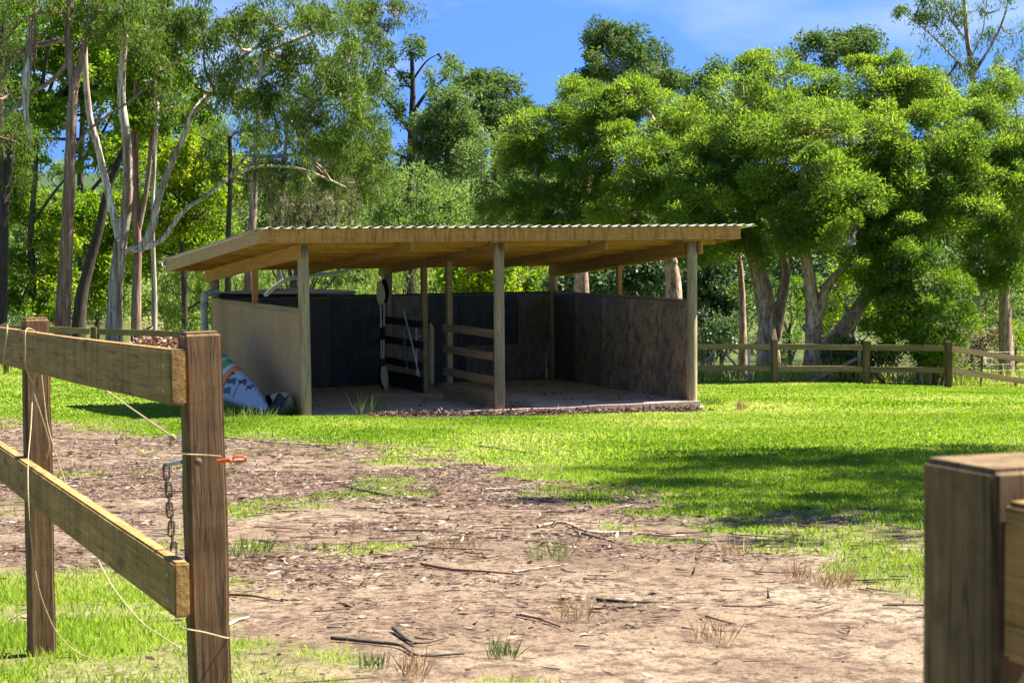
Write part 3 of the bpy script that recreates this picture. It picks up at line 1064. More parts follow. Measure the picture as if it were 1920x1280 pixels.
# ---------------------------------------------------------------- far fences
def far_fence(label, px_posts, rails_y, name="post_and_rail_fence", pw=.19, mat='dark_post'):
    """px_posts: (x, y_top, depth); rails between neighbours at the given drop below the post tops."""
    p0 = at(*px_posts[0])
    t = thing(name, label, "fence", (p0[0], p0[1], float(ground_h(p0[0], p0[1]))))
    P = [at(*q) for q in px_posts]
    for p in P:
        g = float(ground_h(p[0], p[1]))
        board("post", (p[0], p[1], g - .3), (p[0], p[1], p[2]), pw, pw * .8, M[mat], t, up=(.1, -1, 0), bev=.012)
    for a, b in zip(P[:-1], P[1:]):
        d = (b - a) / np.linalg.norm(b - a)
        ins = pw * .5 + .004
        for dz, dp in rails_y:
            board("rail", a + d * ins + [0, -.02, -dz], b - d * ins + [0, -.02, -dz], dp, .05, M['fence_far'], t, bev=.008, wob=.006, seg=5)
    return t


far_fence("long two-rail timber fence crossing the grass right of the shelter",
          [(1130, 636, 55.5), (1290, 636.5, 55.2), (1452, 637, 55), (1625, 638.5, 54.6), (1778, 640, 54.2), (1968, 668, 55.6), (2150, 690, 57)], [(.19, .16), (.79, .155)])
far_fence("two-rail timber fence behind the left trunks and the mulch heap",
          [(-330, 594, 53), (-160, 600, 53), (10, 606, 53), (175, 612.5, 53), (345, 618.5, 53), (520, 624, 53.3)], [(.12, .16), (.75, .155)])

# wire fence behind the timber one
wf = thing("wire_fence", "wire mesh stock fence with rusty steel stakes along the creek bank on the right", "fence", tuple(on_ground(1640, 722)))
sx = [(1318, 57.5), (1405, 57.6), (1484, 57.6), (1560, 57.4), (1726, 57.2), (1838, 57.6), (1905, 58.2), (1990, 59)]
SP = []
for x_, y_ in sx:
    p = at(x_, 700, y_)
    g = float(ground_h(p[0], p[1]))
    p = np.array([p[0], p[1], g])
    SP.append(p)
    board("stake", p + [0, 0, -.3], p + [rng.normal(0, .03), 0, 1.12], .05, .05, M['steel'] if x_ != 1405 else M['pvc_white'], wf, up=(0, 1, 0), bev=.004)
acc = Acc()
for a, b in zip(SP[:-1], SP[1:]):
    for h in (.12, .3, .48, .66, .84, 1.02):
        V_, F_ = tube([a + [0, 0, h], (a + b) / 2 + [0, 0, h - .02], b + [0, 0, h]], .0045, 4, cap=False)
        acc.add(V_, F_)
    nn = int(np.linalg.norm(b - a) / .3)
    for k in range(1, nn):
        c = a + (b - a) * k / nn
        V_, F_ = tube([c + [0, 0, .1], c + [0, 0, 1.03]], .003, 4, cap=False)
        acc.add(V_, F_)
V_, F_, _t = acc.get()
o = np_mesh("mesh_wire", V_, F_, M['wire'], wf)
o["kind"] = "stuff"
# strainer assembly and leaning poles
st = thing("brace_post", "grey timber strainer post with two sloping braces behind the far fence", "post", tuple(on_ground(1611, 722)))
g0 = at(1611, 724, 57); g0[2] = float(ground_h(g0[0], g0[1])) - .2
board("post", g0, at(1611, 650, 57), .11, .1, M['round_post'], st, up=(0, 1, 0), bev=.02)
board("brace", at(1514, 718, 56.4), at(1606, 672, 56.9), .09, .07, M['round_post'], st, bev=.015)
board("brace", at(1664, 724, 56.4), at(1616, 676, 56.9), .09, .07, M['dark_post'], st, bev=.015)
tp = thing("tripod_pole", "two thin poles crossed like an inverted V behind the far fence near the shelter", "pole", tuple(on_ground(1305, 705)))
for a, b in (((1300, 706), (1347, 648)), ((1406, 712), (1345, 648))):
    V_, F_ = tube([at(*a, 56.8), at(*b, 56.9)], .028, 8)
    np_mesh("pole", V_, F_, M['round_post'], tp, smooth_=True)
for lab, x_, w_, mt in (("slim tan tree stump post standing behind the far fence", 1741, .15, 'pine_dull'), ("thick grey-brown stump post beside the slim tan one behind the far fence", 1762, .26, 'dark_post')):
    a = at(x_, 720, 57.8); a[2] = float(ground_h(a[0], a[1])) - .2
    t = thing("timber_post", lab, "post", tuple(a))
    V_, F_ = tube(np.linspace(a, at(x_ - 2, 648, 57.8), 8), w_ * np.array([1.15, 1.05, 1, 1, 1, 1, 1, .98]), 12, .03, rng)
    np_mesh("trunk", V_, F_, M[mt], t, smooth_=True)

# ---------------------------------------------------------------- kayak, tub and mat by the brown wall
def kayak():
    bow, tail = at(507, 781, 33.05), at(352, 700, 35.6)
    bow[2] = float(ground_h(bow[0], bow[1])) + .08
    tail[2] = float(ground_h(tail[0], tail[1])) + 1.02
    t = thing("kayak", "pale blue-grey kayak with orange and green stripes lying against the brown wall", "kayak", tuple(bow))
    L = np.linalg.norm(tail - bow)
    ax = (tail - bow) / L
    up = np.array([-.35, -.85, .45]); up -= ax * (ax @ up); up /= np.linalg.norm(up)      # deck faces the camera, keel to the wall
    sd = np.cross(ax, up)
    n, ns_ = 30, 20
    s = np.linspace(0, 1, n)
    half = .37 * np.sin(np.clip(s * .93 + .02, 0, 1) * math.pi * .72) ** .8 + .006
    deck = .17 * np.sin(np.clip(s * 1.0 + .03, 0, 1) * math.pi * .8) ** .7 + .01
    keel = .24 * np.sin(np.clip(s * 1.0 + .03, 0, 1) * math.pi * .8) ** .6 + .01
    V = []
    for k in range(n):
        for a in np.arange(ns_) / ns_ * 2 * math.pi:
            y, z = math.cos(a), math.sin(a)
            zz = (deck[k] * max(z, 0) ** .8 if z > 0 else -keel[k] * (-z) ** .9)
            V.append(bow + ax * s[k] * L + sd * half[k] * np.sign(y) * abs(y) ** .8 + up * (zz + .06 * (1 - s[k]) ** 2))
    V = np.array(V)
    F, mi = [], []
    for k in range(n - 1):
        for j in range(ns_):
            F.append([k * ns_ + j, k * ns_ + (j + 1) % ns_, (k + 1) * ns_ + (j + 1) % ns_, (k + 1) * ns_ + j])
            mi.append(1 if 12 + (j > 5) <= k <= 13 + (j > 5) else (2 if k in (15, 16) and j in (1, 2, 3, 6, 7) or k in (18, 19) else (3 if 14 <= k <= 22 else 0)))
    mats = [plain_mat("pale_blue_hull", (.36, .39, .43), .35, .06, 3), plain_mat("orange_stripe", (.75, .20, .02), .4, .05, 3),
            plain_mat("green_stripe", (.05, .32, .03), .4, .05, 3), plain_mat("white_stripe", (.50, .50, .50), .4, .05, 3)]
    np_mesh("hull", V, np.array(F), mats, t, smooth_=True, mat_idx=mi)
    dk = plain_mat("dark_deck_print", (.05, .065, .085), .4, .2, 8)

    def deckpt(q, y, lift=.006):
        k = q * (n - 1); i = int(min(k, n - 2)); f = k - i
        hw = half[i] * (1 - f) + half[i + 1] * f; dp = deck[i] * (1 - f) + deck[i + 1] * f
        z = math.sqrt(max(0, 1 - min(1, abs(y)) ** 2.2)) ** .8
        return bow + ax * q * L + sd * hw * y + up * (dp * z + lift + .06 * (1 - q) ** 2)
    # dark flame print on the deck, elastic lines and their toggles
    for (q0, q1, y0, y1) in ((.33, .41, -.62, -.2), (.34, .42, .0, .42), (.26, .34, .40, .72), (.20, .25, .5, .75)):
        g = []
        for i in range(6):
            for j in range(5):
                q = q0 + (q1 - q0) * i / 5
                y = y0 + (y1 - y0) * (j / 4) * math.sin((i + .7) / 6.2 * math.pi) + .08 * math.sin(i * 1.3)
                g.append(deckpt(q, y, .008))
        ff = [[i * 5 + j, i * 5 + j + 1, i * 5 + j + 6, i * 5 + j + 5] for i in range(5) for j in range(4)]
        np_mesh("deck_print", np.array(g), np.array(ff), dk, t)
    for q, ya, yb in ((.42, -.8, .55), (.30, -.7, .75), (.22, .2, .9)):
        V_, F_ = tube([deckpt(q + .02 * yy, yy, .012) for yy in np.linspace(ya, yb, 8)], .005, 5, cap=False)
        np_mesh("deck_line", V_, F_, M['black_poly'], t)
        nail(deckpt(q, yb, .016), tuple(up), .022, M['black_poly'], t, "toggle")


kayak()
kt = thing("tan_tub", "tan plastic tub lying on its side between the kayak and the left front post", "tub", tuple(on_ground(530, 778)))
c0 = at(520, 772, 33.2); c0[2] = float(ground_h(c0[0], c0[1])) + .17
axv = np.array([.72, .25, .16]); axv /= np.linalg.norm(axv)
cc = np.array([c0 + axv * q for q in (-.12, -.05, .0, .1, .19, .25, .285, .30)])
V_, F_ = tube(cc, [.19, .215, .22, .225, .205, .15, .08, .02], 18)
np_mesh("shell", V_, F_, M['tan'], kt, smooth_=True)
V_, F_ = tube(np.array([c0 - axv * .13, c0 - axv * .10]), [.225, .225], 18)
np_mesh("rim", V_, F_, M['black_poly'], kt, smooth_=True)
mb = []
for i in range(9):
    for j in range(8):
        q = at(498 + 26 * i / 8 + 21 * j / 7, 783 - 6 * i / 8 - (44 + 4 * math.sin(i)) * j / 7 + 9 * (i / 8) * (j / 7), 32.75 + .12 * math.sin(i * .5) + .1 * j / 7)
        mb.append(q)
mb = np.array(mb)
th = np.array([.012, -.02, .012])
ff = [[i * 8 + j, i * 8 + j + 1, i * 8 + j + 9, i * 8 + j + 8] for i in range(8) for j in range(7)]
ff = ff + [[a + 72 for a in f[::-1]] for f in ff]
rimv = [0 + j for j in range(7)] + [i * 8 + 7 for i in range(8)] + [64 + 7 - j for j in range(7)] + [(8 - i) * 8 for i in range(8)]
ff += [[rimv[i], rimv[(i + 1) % len(rimv)], rimv[(i + 1) % len(rimv)] + 72, rimv[i] + 72] for i in range(len(rimv))]
o = np_mesh("rubber_mat", np.vstack([mb, mb - th]), np.array(ff), M['mat_blue'], smooth_=False)
tag(o, "dark blue-grey rubber mat leaning on the tan tub beside the kayak", "mat")

fs = on_ground(1305, 764)
bm = bmesh.new()
bmesh.ops.create_icosphere(bm, subdivisions=3, radius=1)
for q in bm.verts:
    k_ = 1 + (float(vnoise(q.co.x * 2 + 5, q.co.y * 2 + q.co.z * 3, 8)) - .5) * .5
    q.co = Vector((q.co.x * .14 * k_, q.co.y * .10 * k_, q.co.z * .035))
o = bm_obj("flat_stone", bm, M['stone'], None, Matrix.Translation(Vector(fs) + Vector((0, 0, .012))), True)
tag(o, "flat pale stone at the foot of the right front post of the shelter", "stone")

# mulch heap behind the left fence
hc = at(292, 640, 57.0)
hb = float(ground_h(hc[0], hc[1]))
a = rng.uniform(0, 2 * math.pi, 5200); r = np.sqrt(rng.uniform(0, 1, 5200))
hx, hy = hc[0] + r * np.cos(a) * 2.0, hc[1] + r * np.sin(a) * 1.6
ph = np.exp(-(r * 1.65) ** 2) * (at(292, 611, 57.0)[2] - hb) * (1 + .2 * (fbm(hx * 2, hy * 2, 4) - .5))
C = np.stack([hx, hy, hb + ph * rng.uniform(.55, 1, 5200) - .05], -1)


def leaf_quads(C, axis, side, L, Wd, fold=0.0):
    """One rhombus per leaf."""
    L = np.asarray(L)[:, None]; Wd = np.asarray(Wd)[:, None]
    mid = C + axis * L * .45
    nrm = np.cross(axis, side)
    V = np.stack([C, mid + side * Wd * .5 + nrm * Wd * fold, C + axis * L, mid - side * Wd * .5 + nrm * Wd * fold], 1).reshape(-1, 3)
    return V, np.arange(len(C) * 4).reshape(-1, 4)


def unit(v):
    return v / (np.linalg.norm(v, axis=-1, keepdims=True) + 1e-9)


def rand_side(axis, rg):
    return unit(np.cross(axis, rg.normal(0, 1, axis.shape)))


ax_ = unit(rng.normal(0, 1, (5200, 3)) * [1, 1, .5])
V_, F_ = leaf_quads(C, ax_, rand_side(ax_, rng), rng.uniform(.1, .26, 5200), rng.uniform(.04, .1, 5200))
mlm = leaf_mat("mulch_chips", (.16, .085, .055), (.27, .15, .10), (.42, .28, .2), .0, .1)
o = np_mesh("mulch_heap", V_, F_, mlm, tint=rng.uniform(0, 1, 5200))
tag(o, "heap of reddish bark mulch behind the left fence rail", "mulch heap", kind="stuff")

# ---------------------------------------------------------------- foliage builders
M['bark_gum'] = grain_mat("smooth_gum_bark", (.15, .09, .06), (.40, .33, .27), (.66, .61, .55), along=(7, 7, .45), scale=2.0, blot=.85, sharp=.12, stain=(.13, .065, .04), bumpy=.6)
M['bark_red'] = grain_mat("red_brown_gum_bark", (.09, .05, .035), (.21, .13, .095), (.36, .27, .21), along=(6, 6, .5), scale=1.8, blot=.7, stain=(.14, .06, .035), bumpy=.9, sharp=.14)
M['bark_dark'] = grain_mat("dark_bark", (.022, .017, .014), (.055, .042, .033), (.11, .085, .065), along=(7, 7, 1), scale=2, blot=.3, stain=(.02, .015, .012), bumpy=1)
M['bark_paper'] = grain_mat("flaky_paperbark", (.17, .095, .055), (.42, .28, .19), (.66, .52, .39), along=(6, 6, 1.6), scale=2.2, blot=.6, sharp=.13, stain=(.13, .065, .035), bumpy=1)
M['bark_grey'] = grain_mat("grey_bark", (.13, .115, .10), (.25, .225, .20), (.38, .35, .31), along=(6, 6, .8), scale=2, blot=.4, stain=(.09, .075, .06), bumpy=.7)
LEAF = {
    'paper': leaf_mat("paperbark_leaves", (.06, .105, .018), (.13, .20, .028), (.225, .285, .042), .58),
    'paper2': leaf_mat("bright_paperbark_leaves", (.04, .085, .012), (.085, .155, .018), (.16, .22, .026), .42),
    'gum': leaf_mat("gum_leaves", (.042, .07, .013), (.085, .135, .02), (.165, .215, .038), .42, .16),
    'broad': leaf_mat("broad_leaves", (.06, .12, .012), (.13, .22, .015), (.26, .30, .025), .55),
    'broad_dark': leaf_mat("dark_broad_leaves", (.022, .05, .018), (.045, .09, .025), (.09, .14, .035), .3, .5),
    'willow': leaf_mat("willow_leaves", (.07, .13, .02), (.13, .2, .03), (.22, .27, .05), .5),
    'far': leaf_mat("far_tree_leaves", (.05, .09, .024), (.095, .15, .034), (.16, .205, .05), .4, .15),
    'far_light': leaf_mat("pale_bush_leaves", (.075, .13, .03), (.125, .19, .04), (.19, .25, .07), .4, .15),
    'dry': leaf_mat("dry_leaves", (.07, .07, .03), (.13, .12, .055), (.21, .18, .10), .35),
}
# clump radius (x, y, z), leaves per clump, leaf length, leaf width, clumps per square metre, droop
STYLE = {
    'paper': ((.48, .48, .32), 300, .135, .039, 6.4, -.1),
    'gum': ((.44, .44, .46), 150, .19, .038, 5.0, .75),
    'broad': ((.46, .46, .40), 95, .145, .112, 4.6, .45),
    'bush': ((.42, .42, .36), 130, .16, .062, 4.4, .0),
    'willow': ((.28, .28, .9), 110, .20, .035, 3.8, 1.6),
    'fargum': ((.46, .46, .40), 130, .18, .06, 2.8, .3),
}


def crown_leaves(blobs, style, sc=1.0, dens=1.0, rg=None, light=0.0, full=.72, sat=4):
    """Leaf quads in clumps spread over ellipsoid lobes (centre, radii). Returns V, F, tint and clump centres."""
    (cr, nl, LL, LW, cd, droop) = STYLE[style]
    Vs, ts, cents = [], [], []
    cr = np.array(cr) * sc
    if style in ('paper', 'broad', 'fargum'):
        extra = []
        for c, r in blobs:
            for _ in range(sat):
                d = unit(rg.normal(0, 1, 3) + [0, 0, .25])
                extra.append((c + d * r * rg.uniform(.75, 1.15), r * rg.uniform(.14, .55, 3) * [1, 1, .8]))
            if style == 'paper':
                for _ in range(1):
                    extra.append((c + r * [rg.uniform(-.8, .8), rg.uniform(-.8, .8), -rg.uniform(.5, 1.0)], r * [rg.uniform(.2, .45), rg.uniform(.2, .45), rg.uniform(.25, .5)]))
        blobs = list(blobs) + extra
    for c, r in blobs:
        area = math.pi * r[0] * r[2]
        nc_ = max(3, int(area * cd * dens / sc ** 2 * rg.uniform(.85, 1.15)))
        d = rg.normal(0, 1, (nc_, 3)); d[:, 2] += .35
        d = unit(d)
        rad = np.where(rg.uniform(0, 1, nc_) < full, rg.uniform(.72, 1.04, nc_), rg.uniform(.2, .8, nc_))
        bd = unit(rg.normal(0, 1, (7, 3)))
        rad = rad * (.9 + (np.maximum(0, d @ bd.T) ** 5 @ rg.uniform(-.35, .35, 7)))
        cc = c + d * rad[:, None] * r
        cents.append(cc)
        ctint = np.clip(rg.normal(.46 + light + .10 * rg.normal(), .16, nc_), 0, 1)
        n = np.maximum(8, (nl * rg.uniform(.55, 1.35, nc_)).astype(int))
        idx = np.repeat(np.arange(nc_), n)
        o = unit(rg.normal(0, 1, (len(idx), 3)) + d[idx] * .7 + [0, 0, .35])
        q = rg.uniform(0, 1, len(idx)) ** .45
        k = rg.uniform(.45, 1.5, (nc_, 3))[idx]
        pos = cc[idx] + o * q[:, None] * k * cr
        if droop > 0:
            ax = unit(rg.normal(0, .42, (len(idx), 3)) + o * .35 * max(0, 1 - droop) + np.array([0, 0, -droop]))
        else:
            ax = unit(o * .8 + rg.normal(0, .45, (len(idx), 3)) + [0, 0, -droop])
        L = LL * sc * rg.uniform(.45, 1.35, len(idx))
        V, F = leaf_quads(pos, ax, rand_side(ax, rg), L, LW * sc * rg.uniform(.7, 1.2, len(idx)), .12)
        Vs.append(V)
        ts.append(np.clip(ctint[idx] + rg.normal(0, .13, len(idx)), 0, 1))
    V = np.vstack(Vs)
    return V, np.arange(len(V)).reshape(-1, 4), np.concatenate(ts), np.vstack(cents)


def tree(name, label, depth, trunks, lobes, leaf, style, bark, group=None, sc=1.0, dens=1.0, seed=0, light=0.0, full=.72, sat=4,
         twigs=True, cat="tree", dspread=1.0, twig_r=.016, limb_r=.05):
    """trunks: list of (pixels [(x, y, depth offset)], r0, r1): the first is the trunk, the others its branches.
    lobes: (x, y, rx, ry[, depth offset]) in photograph pixels at `depth`."""
    rg = np.random.default_rng(seed + 100)
    base = trunks[0][0][0]
    p0 = at(base[0], base[1], depth + (base[2] if len(base) > 2 else 0))
    p0[2] = float(ground_h(p0[0], p0[1]))
    t = thing(name, label, cat, tuple(p0), 0, group)
    skel = []
    for k, (px, r0, r1) in enumerate(trunks):
        P = np.array([at(q[0], q[1], depth + (q[2] if len(q) > 2 else 0)) for q in px])
        if k == 0:
            P[0, 2] = p0[2] - .25
        S = spline(P, 7)
        R = r0 + (r1 - r0) * np.linspace(0, 1, len(S)) ** .8
        if k == 0:
            R = R * (1 + .45 * np.exp(-np.linspace(0, len(px) * 1.6, len(S))))
        V, F = tube(S, R, 12 if r0 > .08 else 7, .05 if r0 > .08 else .02, rg)
        np_mesh("trunk" if k == 0 else "branch", V, F, M[bark], t, smooth_=True)
        skel.append(S[len(S) // 3:] if k == 0 else S)
    if not lobes:
        return t
    SK = np.vstack(skel)
    mp = depth / F_PX
    bl = []
    for q in lobes:
        dz = q[4] if len(q) > 4 else rg.uniform(-1, 1) * q[2] * mp * .9 * dspread
        bl.append((at(q[0], q[1], depth + dz), np.array([q[2] * mp, (q[2] + q[3]) * .5 * mp, q[3] * mp])))
    V, F, tt_, cents = crown_leaves(bl, style, sc, dens, rg, light, full, sat)
    np_mesh("crown", V, F, LEAF[leaf], t, tint=tt_)
    if twigs:
        acc = Acc()
        hubs = []
        for c, r in bl:                                   # a limb to each lobe
            i = int(np.argmin(np.linalg.norm((SK - c) * [1, 1, 1.0] + [0, 0, .25 * r[2]], axis=1)))
            a = SK[i]
            dlt = c - a
            m1 = a + dlt * .5 + rg.normal(0, .10, 3) * np.linalg.norm(dlt) + [0, 0, -.05 * np.linalg.norm(dlt)]
            S = spline([a, m1, c + rg.normal(0, .15, 3) * r], 5)
            V, F = tube(S, np.linspace(limb_r * (1 + .25 * np.linalg.norm(dlt)), limb_r * .35, len(S)), 6, 0, cap=False)
            acc.add(V, F)
            hubs.append(S)
        HB = np.vstack(hubs)
        sel = cents if len(cents) < 260 else cents[rg.permutation(len(cents))[:260]]
        for c in sel:
            dd = np.linalg.norm(HB - c, axis=1)
            i = int(np.argmin(dd + rg.uniform(0, .3, len(dd))))
            a = HB[i]
            m1 = (a + c) / 2 + rg.normal(0, .12, 3) * dd[i] + [0, 0, .08 * dd[i]]
            V, F = tube(np.array([a, m1, c]), [twig_r * sc, twig_r * .7 * sc, twig_r * .3 * sc], 3, cap=False)
            acc.add(V, F)
        V, F, _ = acc.get()
        o = np_mesh("twigs", V, F, M[bark], t, smooth_=True)
        o["kind"] = "stuff"
    return t


# ---------------------------------------------------------------- paperbarks behind the right fence
G1 = "paperbarks beyond the far fence"
tree("paperbark_tree", "paperbark with three pale flaky stems just right of the shelter roof", 60,
     [([(1442, 716), (1440, 640), (1436, 560), (1412, 470), (1398, 400), (1385, 320), (1400, 220)], .36, .10),
      ([(1450, 650), (1466, 560), (1472, 500), (1450, 420), (1440, 330), (1446, 200)], .20, .06),
      ([(1436, 660), (1422, 560), (1404, 480), (1380, 420)], .16, .06),
      ([(1398, 400), (1340, 350, -1), (1300, 330, -1)], .10, .03)],
     [(1290, 340, 64, 52, -1), (1385, 300, 85, 66, -2), (1395, 205, 80, 52), (1440, 150, 72, 42, 1), (1345, 395, 78, 56, -2), (1302, 440, 58, 46, -1),
      (1470, 385, 66, 60, -1.5), (1520, 300, 74, 58, -1), (1485, 225, 84, 56), (1400, 455, 50, 40, -1), (1330, 270, 60, 46), (1430, 260, 60, 50, -2.5), (1340, 462, 40, 26, 1), (1420, 350, 60, 50, -2)],
     'paper', 'paper', 'bark_paper', G1, seed=1, dens=.74)
tree("paperbark_tree", "stout paperbark with a forked trunk behind the middle of the right fence", 58,
     [([(1524, 716), (1524, 640), (1522, 560), (1512, 490), (1500, 420), (1505, 320)], .28, .10),
      ([(1528, 620), (1548, 545), (1580, 505), (1622, 470), (1650, 440)], .18, .06),
      ([(1512, 490), (1490, 400), (1470, 340)], .15, .05)],
     [(1580, 365, 84, 62, -1), (1600, 262, 80, 55), (1560, 440, 72, 50, -1.5), (1508, 430, 50, 44, -1), (1640, 330, 70, 60, 1), (1555, 200, 70, 45, 1.5), (1530, 250, 60, 46, -1), (1560, 350, 60, 50, -2), (1640, 410, 50, 40)],
     'paper', 'paper', 'bark_paper', G1, seed=2, dens=.74)
tree("paperbark_tree", "leaning paperbark whose brown trunk slopes up to the right behind the far fence", 59,
     [([(1502, 712), (1550, 656), (1602, 590), (1650, 520), (1700, 460), (1738, 405), (1745, 330)], .30, .10),
      ([(1650, 520), (1640, 460), (1660, 380), (1690, 320)], .14, .05),
      ([(1712, 445), (1770, 425), (1830, 410), (1880, 380)], .12, .04),
      ([(1690, 480), (1720, 520), (1740, 560)], .07, .02)],
     [(1700, 190, 88, 52, 1), (1655, 145, 58, 38, 1.5), (1745, 255, 80, 55), (1792, 325, 80, 58, -1), (1705, 330, 80, 64, -1), (1695, 415, 80, 46, -1.5), (1640, 230, 66, 46),
      (1800, 235, 66, 56, 1), (1850, 330, 60, 56, -.5), (1745, 175, 60, 40, 1), (1810, 410, 66, 42, -1)],
     'paper', 'paper', 'bark_paper', G1, seed=3, dens=.74)
tree("paperbark_tree", "upright paperbark with a dark brown trunk at the right edge beyond the fence bend", 60,
     [([(1893, 742), (1886, 650), (1884, 560), (1878, 490), (1862, 420), (1850, 330)], .26, .09),
      ([(1878, 490), (1905, 430), (1930, 360)], .12, .05)],
     [(1880, 265, 62, 62), (1905, 345, 58, 70, -1), (1850, 455, 60, 50, -1), (1905, 435, 50, 60), (1905, 195, 66, 56, 1), (1860, 525, 42, 28, -1), (1950, 290, 60, 70)],
     'paper', 'paper', 'bark_paper', G1, seed=4, dens=.74)
tree("paperbark_tree", "low green sapling clump hanging below the leaning paperbark", 57.5,
     [([(1722, 735), (1726, 650), (1715, 560), (1700, 490)], .09, .03), ([(1726, 650), (1748, 590), (1760, 540)], .05, .02)],
     [(1690, 500, 56, 40), (1722, 548, 72, 48), (1742, 605, 76, 42), (1655, 470, 46, 36), (1690, 600, 50, 40), (1760, 650, 50, 26), (1640, 540, 40, 36)],
     'paper2', 'paper', 'bark_grey', G1, seed=5, dens=.7, light=.12, limb_r=.02)
tree("paperbark_tree", "paperbark right of centre whose flaky trunk shows under the shelter roof", 65,
     [([(1262, 700), (1264, 600), (1262, 520), (1250, 450), (1238, 390), (1225, 320), (1235, 240)], .36, .10),
      ([(1255, 470), (1290, 430), (1310, 380)], .14, .05), ([(1240, 400), (1200, 350), (1180, 300)], .14, .05)],
     [(1190, 285, 80, 54), (1250, 365, 66, 56, -1), (1232, 225, 64, 42, 1), (1180, 185, 62, 32, 1), (1185, 392, 72, 40, -1), (1290, 245, 52, 42), (1140, 250, 52, 46), (1290, 300, 50, 50, -1), (1230, 300, 60, 50, -2)],
     'paper', 'paper', 'bark_paper', G1, seed=6, dens=.74)
tree("paperbark_tree", "spreading layered paperbark above the middle of the shelter roof", 67,
     [([(1090, 700), (1092, 560), (1085, 460), (1075, 400), (1100, 340), (1085, 260)], .30, .08),
      ([(1080, 410), (1030, 360), (1005, 330)], .12, .04), ([(1088, 380), (1130, 340), (1150, 300)], .12, .04)],
     [(1010, 242, 58, 32), (1062, 262, 80, 46), (1120, 205, 66, 36), (1100, 332, 86, 48, -1), (1000, 330, 58, 40), (1052, 398, 78, 36, -1), (975, 288, 44, 32), (1130, 392, 60, 40), (1090, 180, 40, 24, 1), (960, 380, 44, 36)],
     'paper', 'paper', 'bark_paper', G1, seed=7, dens=.72)
tree("paperbark_tree", "slim straight tan trunk beside the right end of the shelter roof", 61.5,
     [([(1393, 712), (1392, 620), (1389, 520), (1380, 440), (1372, 360)], .13, .06)],
     [(1372, 370, 44, 40, 1), (1360, 430, 40, 34, 1)], 'paper', 'paper', 'bark_paper', G1, seed=8)
tree("broadleaf_tree", "dark glossy-leaved tree in the gap behind the right front post", 68,
     [([(1330, 706), (1330, 620), (1326, 540), (1330, 470)], .10, .05)],
     [(1335, 500, 60, 44), (1375, 545, 50, 44), (1310, 560, 48, 46), (1350, 600, 50, 30, 1), (1240, 520, 44, 40, 2), (1190, 530, 44, 36, 2), (1320, 640, 46, 26)], 'broad_dark', 'broad', 'bark_dark',
     seed=9, dens=1.3, sc=1.05)

# ---------------------------------------------------------------- gums on the left
G2 = "gum trees by the creek on the left"
tree("gum_tree", "big white-based gum with a low bent branch left of the shelter roof", 62,
     [([(213, 650), (214, 600), (217, 540), (222, 490), (226, 450)], .26, .21),
      ([(226, 456), (212, 400), (196, 330), (182, 270), (168, 215), (160, 120), (158, -20)], .125, .08),
      ([(228, 456), (238, 380), (240, 320), (236, 250), (228, 190), (230, 110), (240, -20)], .17, .10),
      ([(226, 475), (250, 468), (278, 462), (305, 448), (322, 425), (345, 395), (385, 368), (430, 332, 1), (490, 312, 1), (560, 316, 1), (610, 334, 1), (650, 352, 1)], .115, .025),
      ([(262, 470), (284, 430), (298, 370), (322, 305), (345, 255), (362, 212), (410, 150, 1), (470, 95, 1), (540, 50, 1), (600, -10, 1)], .14, .04),
      ([(362, 212), (400, 175), (440, 175), (520, 130, 1)], .07, .03),
      ([(430, 332, 1), (470, 285, 1), (520, 240, 1), (580, 215, 1)], .06, .02)],
     [(300, 55, 60, 44), (380, 55, 66, 44), (455, 75, 66, 44), (520, 45, 66, 40), (560, 135, 66, 46), (430, 150, 60, 40), (620, 175, 56, 50), (500, 195, 60, 40),
      (560, 255, 62, 40), (480, 275, 50, 34), (620, 290, 50, 44), (340, 110, 50, 34), (655, 235, 50, 46), (600, 60, 66, 44), (420, 210, 44, 26), (660, 130, 46, 44)],
     'gum', 'gum', 'bark_gum', G2, seed=11, dens=1.35)
tree("gum_tree", "tall straight red-brown gum trunk forking high up, with a strip of bark hanging beside it", 60,
     [([(115, 650), (118, 580), (122, 500), (127, 400), (131, 300), (134, 220), (137, 160), (128, 80), (134, -30)], .24, .10),
      ([(138, 175), (152, 110), (166, 50), (172, -30)], .12, .08),
      ([(150, 110), (175, 50), (190, -20)], .07, .05),
      ([(128, 70), (90, 84), (50, 92), (14, 130), (-30, 200)], .07, .035),
      ([(132, 112), (98, 150), (60, 175), (20, 205), (-30, 232)], .08, .04),
      ([(137, 82), (98, 78), (60, 84), (20, 100), (-30, 124)], .05, .03),
      ([(130, 20), (80, 24), (40, 40), (10, 75), (-30, 110)], .06, .03),
      ([(136, 290), (160, 250), (205, 215), (250, 185), (310, 130), (340, 115)], .05, .02)],
     [(250, 20, 56, 40), (230, 70, 50, 40), (290, 110, 44, 40), (200, -10, 60, 40), (110, 30, 44, 30), (60, -10, 60, 40), (180, 30, 40, 30), (-10, 80, 40, 40), (20, 260, 44, 40, 2), (10, 180, 40, 36, 1)],
     'gum', 'gum', 'bark_red', G2, seed=12, dens=1.2)
bs = thing("bark_strip", "long curl of shed bark hanging from a high branch at the upper left", "bark", tuple(at(55, 240, 59.8)))
V_, F_ = tube(spline([at(62, 28, 59.8), at(55, 80, 59.8), at(50, 140, 59.7), at(47, 190, 59.7), at(52, 240, 59.7), at(58, 285, 59.8)], 6),
              np.interp(np.linspace(0, 1, 31), [0, .4, .65, 1], [.03, .14, .09, .012]), 7, .1, rng)
np_mesh("strip", V_, F_, M['bark_gum'], bs, smooth_=True)
